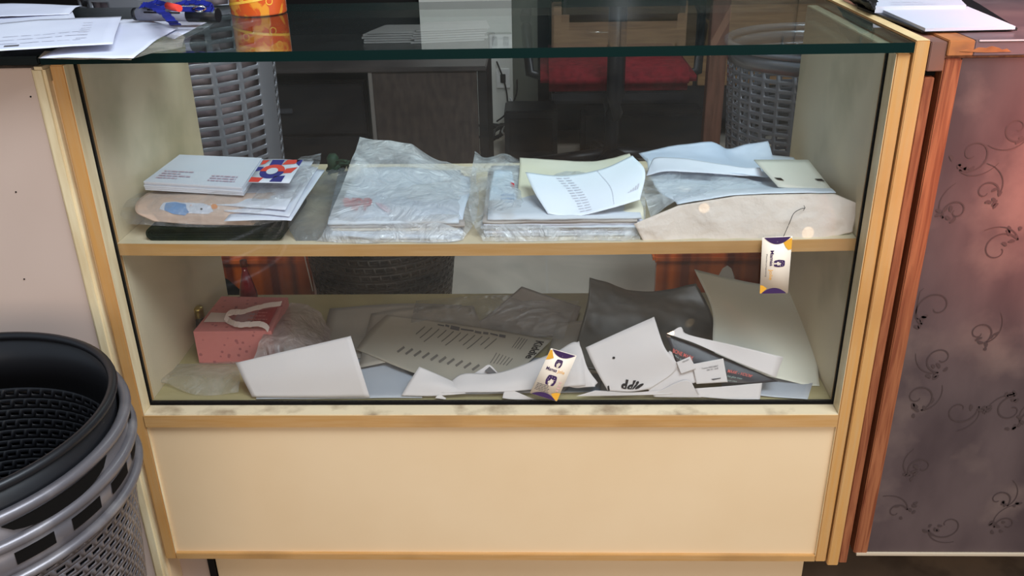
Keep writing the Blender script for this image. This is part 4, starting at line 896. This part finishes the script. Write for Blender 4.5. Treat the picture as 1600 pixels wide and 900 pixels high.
# --- sheets on the compartment floor
def fl(name, pix, z, m_, label, bend=.006, seed=0, cat='paper', th=.0005):
    return flat(name, pix, z, m_, label, cat, bend, th, seed)
fl('paper_sheet', [(515, 482), (722, 476), (700, 560), (498, 562)], ZF+.003, m_paper_shade, 'pale sheet at the back left of the lower compartment floor', seed=31)
fl('paper_sheet', [(580, 490), (740, 478), (760, 540), (560, 575)], ZF+.009, m_paper_shade, 'shade-toned sheet under the printed order form in the lower compartment', seed=32)
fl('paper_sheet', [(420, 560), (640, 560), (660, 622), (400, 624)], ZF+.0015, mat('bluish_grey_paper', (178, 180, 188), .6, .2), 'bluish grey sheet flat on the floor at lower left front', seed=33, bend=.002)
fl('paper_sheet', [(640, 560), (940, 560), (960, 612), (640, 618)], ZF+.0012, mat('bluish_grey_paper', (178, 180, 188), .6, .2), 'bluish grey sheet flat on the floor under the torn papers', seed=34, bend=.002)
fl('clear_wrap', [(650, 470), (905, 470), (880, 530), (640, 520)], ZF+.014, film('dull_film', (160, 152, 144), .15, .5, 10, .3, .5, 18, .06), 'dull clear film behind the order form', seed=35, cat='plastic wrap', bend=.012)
# peaked sheet
sK = Surf([[(758, 497, .30), (815, 448, .38), (908, 480, .34)], [(740, 510, .27), (820, 500, .29), (900, 502, .29)], [(720, 520, .25), (820, 528, .24), (905, 525, .245)]], amp=.0012, freq=15, zmin=ZF+.001, sharp=True)
tag(sheet('paper_sheet', sK, mat('smoky_paper', (164, 154, 146), .6, .2, noise_col=(146, 136, 130), nscale=5), None, 26, 20, .0006), 'creased smoky grey sheet rising to a point at the back centre', 'paper')
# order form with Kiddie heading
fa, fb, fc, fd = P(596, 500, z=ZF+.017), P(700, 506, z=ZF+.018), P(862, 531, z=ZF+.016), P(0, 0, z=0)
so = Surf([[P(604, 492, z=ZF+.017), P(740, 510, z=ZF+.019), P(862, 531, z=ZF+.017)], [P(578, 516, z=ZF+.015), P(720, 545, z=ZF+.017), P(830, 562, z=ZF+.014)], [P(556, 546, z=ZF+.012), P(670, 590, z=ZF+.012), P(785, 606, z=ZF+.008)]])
t = thing('order_form', so.pt(.5, .5)[:], 'shade-toned printed order form headed Kiddie on the compartment floor', 'form')
o = sheet('form_body', so, mat('shade_toned_form_paper', (168, 158, 144), .7, .1), t, 24, 24, .0005)  # paper colour darkened for the shade below the shelf
mb = MB()
o_ = inv(so, 838, 533); a_ = inv(so, 820, 561); u_ = inv(so, 857, 534)
write(mb, so, 'Kiddie', o_, (a_[0]-o_[0], a_[1]-o_[1]), (u_[0]-o_[0], u_[1]-o_[1]), .02, .0012, .2); mb.build('heading', m_inkd, o)
mb = MB()
def bar(x0_, y0_, x1_, y1_, w_): 
    d = sqrt((x1_-x0_)**2+(y1_-y0_)**2); nx, ny = -(y1_-y0_)/d*w_, (x1_-x0_)/d*w_
    pix_poly(mb, so, [(x0_+nx, y0_+ny), (x1_+nx, y1_+ny), (x1_-nx, y1_-ny), (x0_-nx, y0_-ny)], .0012, 1)
for k in range(11):
    x_ = 664+k*11.2; y_ = 511+k*1.9; bar(x_, y_, x_-14-(k % 3)*5, y_+12+(k % 3)*4, .8)
for k in range(10):
    x_ = 632+k*13; y_ = 543+k*3.1; bar(x_, y_, x_-11, y_+8, 1.8)
for k in range(6):
    x_ = 776+k*5; y_ = 552+k*1.8; bar(x_, y_, x_-10, y_+16-k, .7)
for k in range(4): bar(812+k*4, 528+k, 800+k*4, 544+k, .6)
mb.mi = 1
for a0_, b0_, c0__, d0_, w_ in ((684, 508, 694, 510, 1), (696, 509, 702, 511, 1.6), (704, 512, 718, 515, 3), (720, 515, 740, 518, 1.2), (742, 519, 752, 521, 1.8), (755, 521, 763, 522, 1.8), (766, 522, 778, 525, 1.2), (780, 525, 790, 527, 2.2)): bar(a0_, b0_, c0__, d0_, w_)
mb.build('form_print', [mat('soft_grey_ink', (112, 104, 98), .8, .1), m_ink], o)
# dark grey bag
sG = Surf([[(921, 434, .39), (945, 441, .385), (985, 453, .38), (1040, 452, .38), (1088, 444, .38)], [(918, 470, .30), (960, 475, .30), (1010, 478, .3), (1060, 480, .3), (1112, 492, .28)], [(905, 520, .2), (950, 530, .19), (1000, 530, .19), (1060, 540, .18), (1120, 545, .17)], [(890, 575, .11), (950, 580, .105), (1000, 585, .1), (1060, 590, .1), (1125, 590, .1)]], amp=.003, freq=12, seed=40, zmin=ZF+.001)
tag(sheet('dark_plastic_bag', sG, mat('dark_grey_bag', (98, 94, 88), .35, .4, noise_col=(84, 80, 74), nscale=5, bump=.5, bscale=14), None, 40, 36, .0006), 'dark grey plastic bag behind the papers in the lower compartment', 'bag')
fl('paper_sheet', [(870, 505), (1000, 505), (1010, 590), (850, 580)], ZF+.0095, m_paper_shade, 'shade-toned sheet beneath the dark plastic bag', seed=41)
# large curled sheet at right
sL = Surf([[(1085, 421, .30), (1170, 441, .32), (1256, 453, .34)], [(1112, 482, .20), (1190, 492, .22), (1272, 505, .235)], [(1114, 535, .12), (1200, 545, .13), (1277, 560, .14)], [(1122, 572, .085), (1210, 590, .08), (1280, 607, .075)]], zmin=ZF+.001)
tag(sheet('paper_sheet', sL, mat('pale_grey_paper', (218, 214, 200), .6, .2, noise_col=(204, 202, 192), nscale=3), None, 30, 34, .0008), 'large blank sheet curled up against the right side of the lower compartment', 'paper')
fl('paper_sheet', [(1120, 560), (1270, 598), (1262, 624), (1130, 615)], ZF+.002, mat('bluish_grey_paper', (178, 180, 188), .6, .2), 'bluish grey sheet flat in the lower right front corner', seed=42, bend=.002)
fl('clear_wrap', [(1128, 402), (1188, 412), (1245, 440), (1100, 436)], ZF+.012, film('dull_film', (150, 146, 142)), 'film edge behind the large curled sheet', cat='plastic wrap', seed=43) if False else None
# front white papers
def fsheet(rows, label, m_=m_paper, cat='paper', name='paper_sheet', seed=0, amp=.0006):
    s = Surf(rows, amp=amp, freq=14, seed=seed, zmin=ZF+.0006, ymin=.0345); o = sheet(name, s, m_, None, 22, 16, .0005); tag(o, label, cat); return s, o
fsheet([[(368, 567, .070), (458, 546, .072), (548, 525, .080)], [(380, 593, .052), (465, 583, .050), (562, 570, .052)], [(394, 620, .040), (480, 621, .038), (578, 621, .038)]], 'large blank white sheet leaning on the front glass at left', seed=50)
# torn wave of white sheets
fsheet([[(655, 573, .075), (684, 585, .07), (712, 598, .062), (722, 603, .06)], [(640, 596, .055), (680, 600, .05), (710, 606, .048), (724, 609, .047)], [(627, 618, .040), (670, 619, .040), (705, 617, .040), (728, 615, .041)]], 'white triangular sheet standing left of the long torn sheet', seed=51)
fsheet([[(740, 584, .085), (753, 576, .09), (765, 570, .095), (779, 584, .085)], [(738, 592, .075), (752, 592, .075), (766, 590, .076), (782, 592, .075)]], 'small white corner with a photo print behind the long torn sheet', seed=52)
mb = MB(); s_ = Surf([[P(765, 573, y=.089), P(776, 583, y=.081)], [P(757, 580, y=.082), P(766, 585, y=.079)]]); onto(mb, s_, [(0, 0), (1, 0), (1, 1), (0, 1)], .001); tag(mb.build('photo_print', m_ink), 'tiny dark photo print on the white paper corner', 'photo')
fsheet([[(700, 600, .064), (724, 584, .074), (775, 583, .074), (838, 562, .082), (905, 533, .096)], [(695, 606, .052), (730, 601, .052), (785, 598, .052), (845, 588, .054), (912, 572, .058)], [(690, 614, .042), (735, 613, .0415), (790, 612, .041), (850, 607, .042), (915, 602, .043)]], 'long torn white sheet rising to the right beside the lower tag', seed=53)
s_, o = fsheet([[(872, 548, .085), (902, 535, .088), (918, 575, .06), (934, 598, .048)], [(872, 575, .062), (900, 572, .06), (915, 590, .05), (930, 602, .044)], [(876, 600, .046), (898, 606, .044), (915, 605, .043), (930, 604, .042)]], 'white sheet with a small logo directly right of the lower tag', seed=54)
mb = MB()
for k in range(3): pix_poly(mb, s_, [(891+k*3, 592-k*0+k*4-4), (901+k*3, 588+k*4-4), (901+k*3, 589+k*4-4), (891+k*3, 593+k*4-4)], .0015, 1)
for q in pell(890, 582, 4, 4, 7): pix_poly(mb, s_, pell(q[0], q[1], 1, 1.2, 6), .0015, 1)
mb.build('small_logo', m_ink, o)
fl('paper_sheet', [(905, 592), (940, 596), (938, 612), (880, 612)], ZF+.006, mat('dark_blue_grey', (96, 110, 124), .6), 'dark blue-grey slip of paper beneath the sheet beside the lower tag', seed=55, bend=.002)
s_, o = fsheet([[(915, 543, .072), (970, 518, .078), (1022, 495, .088)], [(926, 568, .056), (985, 560, .056), (1038, 542, .062)], [(940, 594, .044), (990, 598, .044), (1058, 575, .052)], [(950, 611, .0385), (985, 612, .038), (1015, 608, .039)]], 'tall white sheet with partly hidden Kiddie logo at its foot', seed=56)
mb = MB(); wpix(mb, s_, 'ddie', 970, 606, 28, 25, 1, 1, .05, .0016); pix_poly(mb, s_, [(949, 603), (951.5, 602), (953, 610), (950, 610.5)], .0015, 1); pix_poly(mb, s_, pell(959, 559, 2.2, 1.8), .0015, 1); mb.build('partial_logo', m_inkd, o)
fsheet([[(1008, 606, .041), (1030, 570, .058), (1046, 548, .070)], [(1014, 610, .040), (1050, 585, .050), (1090, 572, .056)], [(1010, 614, .039), (1060, 606, .042), (1122, 585, .048)]], 'white folded sheet between the tall sheet and the business card', seed=57, name='paper_sheet')
# black brochure
s_, o = fsheet([[(1040, 521, .084), (1120, 553, .072), (1216, 596, .052)], [(1050, 548, .068), (1120, 575, .056), (1180, 599, .047)], [(1058, 573, .056), (1110, 590, .048), (1142, 599, .045)]], 'black brochure with red and white text under the white strip', m_=mat('black_gloss_card', (44, 40, 46), .3, .4), cat='brochure', name='brochure', seed=58)
mb = MB(); wpix(mb, s_, 'BONE MARK', 1050, 551, 32, 9, 2, 12, .01, .0014); wpix(mb, s_, 'MAAK - VOOR', 1136, 582, 36, 7, 2, 8, .01, .0014)
mb.mi = 1; wpix(mb, s_, 'the plus', 1053, 560, 16, 8, 1, 6, .0, .0014); wpix(mb, s_, 'het plus mee', 1136, 589, 22, 5, 1, 4, .0, .0014); wpix(mb, s_, 'van ons', 1136, 595, 14, 4, 1, 2, .0, .0014)
mb.build('brochure_text', [mat('salmon_ink', (206, 96, 86), .6), mat('pale_green_ink', (150, 170, 164), .6)], o)
fsheet([[(1048, 519, .080), (1064, 511, .086), (1076, 523, .082), (1150, 540, .072), (1224, 558, .066)], [(1042, 521, .0775), (1062, 528, .074), (1090, 538, .07), (1150, 565, .06), (1212, 590, .05)]], 'long white strip lying across the black brochure', seed=59)
# business cards
s_, o = fsheet([[(1082, 569, .052), (1130, 560, .055)], [(1088, 600, .041), (1137, 597, .041)]], 'white business card with two short lines of print', m_=m_paper, cat='business card', name='business_card', seed=60)
mb = MB(); wpix(mb, s_, 'Yvonne WIECHERT', 1096, 577, 26, 3.6, 0, -4, .0, .0012); wpix(mb, s_, '038 301 1648', 1104, 579.5, 18, 3.4, 0, -3, .0, .0012); pix_poly(mb, s_, [(1111, 592), (1126, 590), (1126, 591.4), (1114, 594)], .0012, 1); mb.build('card_print', m_ink, o)
s_, o = fsheet([[(1057, 566, .053), (1078, 557, .056)], [(1064, 584, .046), (1088, 576, .048)]], 'small card corner left of the business card', m_=m_paper, cat='business card', name='business_card', seed=61)
mb = MB(); wpix(mb, s_, 'MENKEN', 1066, 567, 10, 3.4, 0, -4, .0, .0012); mb.build('card_print', m_ink, o)
fsheet([[(1020, 616, .0375), (1072, 594, .0405), (1090, 616, .0365)], [(1022, 620, .0372), (1060, 621, .0365), (1096, 621, .0362)]], 'white triangle of paper at the foot of the business card', seed=62)
fsheet([[(1085, 607, .042), (1140, 603, .044), (1191, 598, .048)], [(1092, 620, .0368), (1140, 624, .0362), (1187, 627, .0362)]], 'white sheet lying at the front glass right of the paper triangle', seed=63)
fsheet([[(930, 610, .039), (990, 613, .038), (1060, 606, .041)], [(900, 619, .037), (970, 618, .037), (1050, 616, .037)]], 'low white sheet along the glass under the Kiddie logo', seed=64, amp=.0003)
fsheet([[(787, 613, .041), (800, 610, .042), (830, 622, .037)], [(785, 622, .0365), (800, 624, .036), (840, 625, .036)]], 'tiny white paper scrap left of the lower tag', seed=65, amp=.0002)
fsheet([[(683, 618, .039), (688, 617, .0395), (697, 622, .037)], [(680, 622, .037), (688, 623, .0365), (696, 624, .036)]], 'tiny white paper scrap at the glass below the triangular sheet', seed=66, amp=.0001)
# ------------------------------------------------------------------ hanging tags
def tagcard(pix, y, label, vert):
    """pix: TL,TR,BR,BL of the card"""
    c = [P(a_, b2, y=y_) for (a_, b2), y_ in zip(pix, y)]
    s = Surf([[c[0], c[1]], [c[3], c[2]]])
    t = thing('swing_tag', ((c[0]+c[2])/2)[:], label, 'tag')
    o = sheet('card_body', s, m_card, t, 2, 2, .0008)
    def tri(mb, pts): onto(mb, s, pts, .0008)
    mb = MB(); mb2 = MB(); mb3 = MB(); mb4 = MB()
    tri(mb, [(.06+.90*i/14, .12*(1-(2*(i/14)-1)**2)+.004) for i in range(15)]); tri(mb2, [(.94-.90*i/14, 1-.10*(1-(2*(i/14)-1)**2)-.004) for i in range(15)])
    mb.build('purple_border', m_purple, o); mb2.build('purple_border', m_purple, o)
    if vert: tri(mb3, [(.72, .1), (.85, .06), (.98, .02), (1, .05), (1, .22), (.9, .23), (.8, .18)]); tri(mb4, [(0, .84), (.1, .85), (.24, .90), (.16, .94), (.05, .99), (0, .99)])
    else: tri(mb3, [(0, .03), (.07, .02), (.16, .1), (.24, .17), (.1, .22), (0, .24)]); tri(mb4, [(1, .82), (.86, .83), (.70, .88), (.8, .94), (.95, .99), (1, .98)])
    mb3.build('yellow_corner', m_yellow, o); mb4.build('yellow_corner', m_yellow, o)
    mb = MB(); tri(mb, ell(.52, .085, .025, .012)); mb.build('eyelet', mat('eyelet_grey', (150, 140, 150), .4), o)
    def logo(cu, cv, su, sv, turned):
        def R_(a_, b2): return (cu+a_*su, cv+b2*sv) if not turned else (cu-b2*su, cv+a_*sv)
        m1 = MB(); onto(m1, s, [R_(a_, b2) for a_, b2 in [(-.45, -1), (.45, -1), (.75, -.9), (.85, -.6), (.95, .1), (.8, .75), (.6, .95), (-.6, .95), (-.8, .75), (-.95, .1), (-.85, -.6), (-.75, -.9)]], .0010); l_ = m1.build('square_logo', m_purple, o)
        m1 = MB(); onto(m1, s, [R_(a_, b2) for a_, b2 in [(-.1, -.35), (.08, -.3), (.12, -.1), (.35, -.3), (.42, -.15), (.2, .15), (.5, .1), (.5, .3), (.15, .45), (.22, .95), (-.22, .95), (-.15, .5), (-.5, .35), (-.45, .15), (-.15, .2), (-.2, -.05)]], .0014)
        for a_, b2 in ((-.5, -.5), (-.1, -.7), (.4, -.6), (.6, -.2), (-.6, -.1)): onto(m1, s, [R_(a_+.07*cos(k), b2+.07*sin(k)) for k in (0, 1.57, 3.14, 4.71)], .0014)
        m1.build('logo_figure', m_card, l_)
    if vert:
        logo(.62, .46, .19, .068, True)
        mb = MB(); write(mb, s, 'Mamas', (.30, .23), (0, .27), (.17, 0), .02, .001); mb.build('name_print', m_purple, o)
        mb = MB(); write(mb, s, 'Jolie', (.30, .56), (0, .19), (.17, 0), .0, .001); mb.build('gold_name_print', m_yellow, o)
        mb = MB(); write(mb, s, 'Moederschapszorg', (.16, .29), (0, .40), (.07, 0), .0, .001); mb.build('small_print', m_ink, o)
    else:
        logo(.50, .25, .14, .085, False); logo(.50, .62, .20, .11, False)
        mb = MB(); write(mb, s, 'Mamas', (.15, .43), (.40, 0), (0, -.10), .02, .001); mb.build('name_print', m_purple, o)
        mb = MB(); write(mb, s, 'Jolie', (.58, .43), (.26, 0), (0, -.10), .0, .001); mb.build('gold_name_print', m_yellow, o)
        mb = MB(); lines(mb, s, .08, .74, .62, .87, 5, .014, .35, .001); mb.build('small_print', m_ink, o)
        mb = MB(); lines(mb, s, .80, .60, .92, .78, 4, .02, .3, .001); mb.build('pink_print', mat('pink_ink', (232, 178, 176), .6), o)
    return t
tagcard([(1191, 371), (1238, 369), (1231, 458), (1187, 459)], (.0245,)*4, 'upper cream and purple swing tag over the shelf edge at right', True)
tagcard([(861, 544), (901, 556), (870, 627), (828, 614)], (.0235, .0235, .020, .020), 'lower cream and purple swing tag leaning on the glass at bottom centre', False)
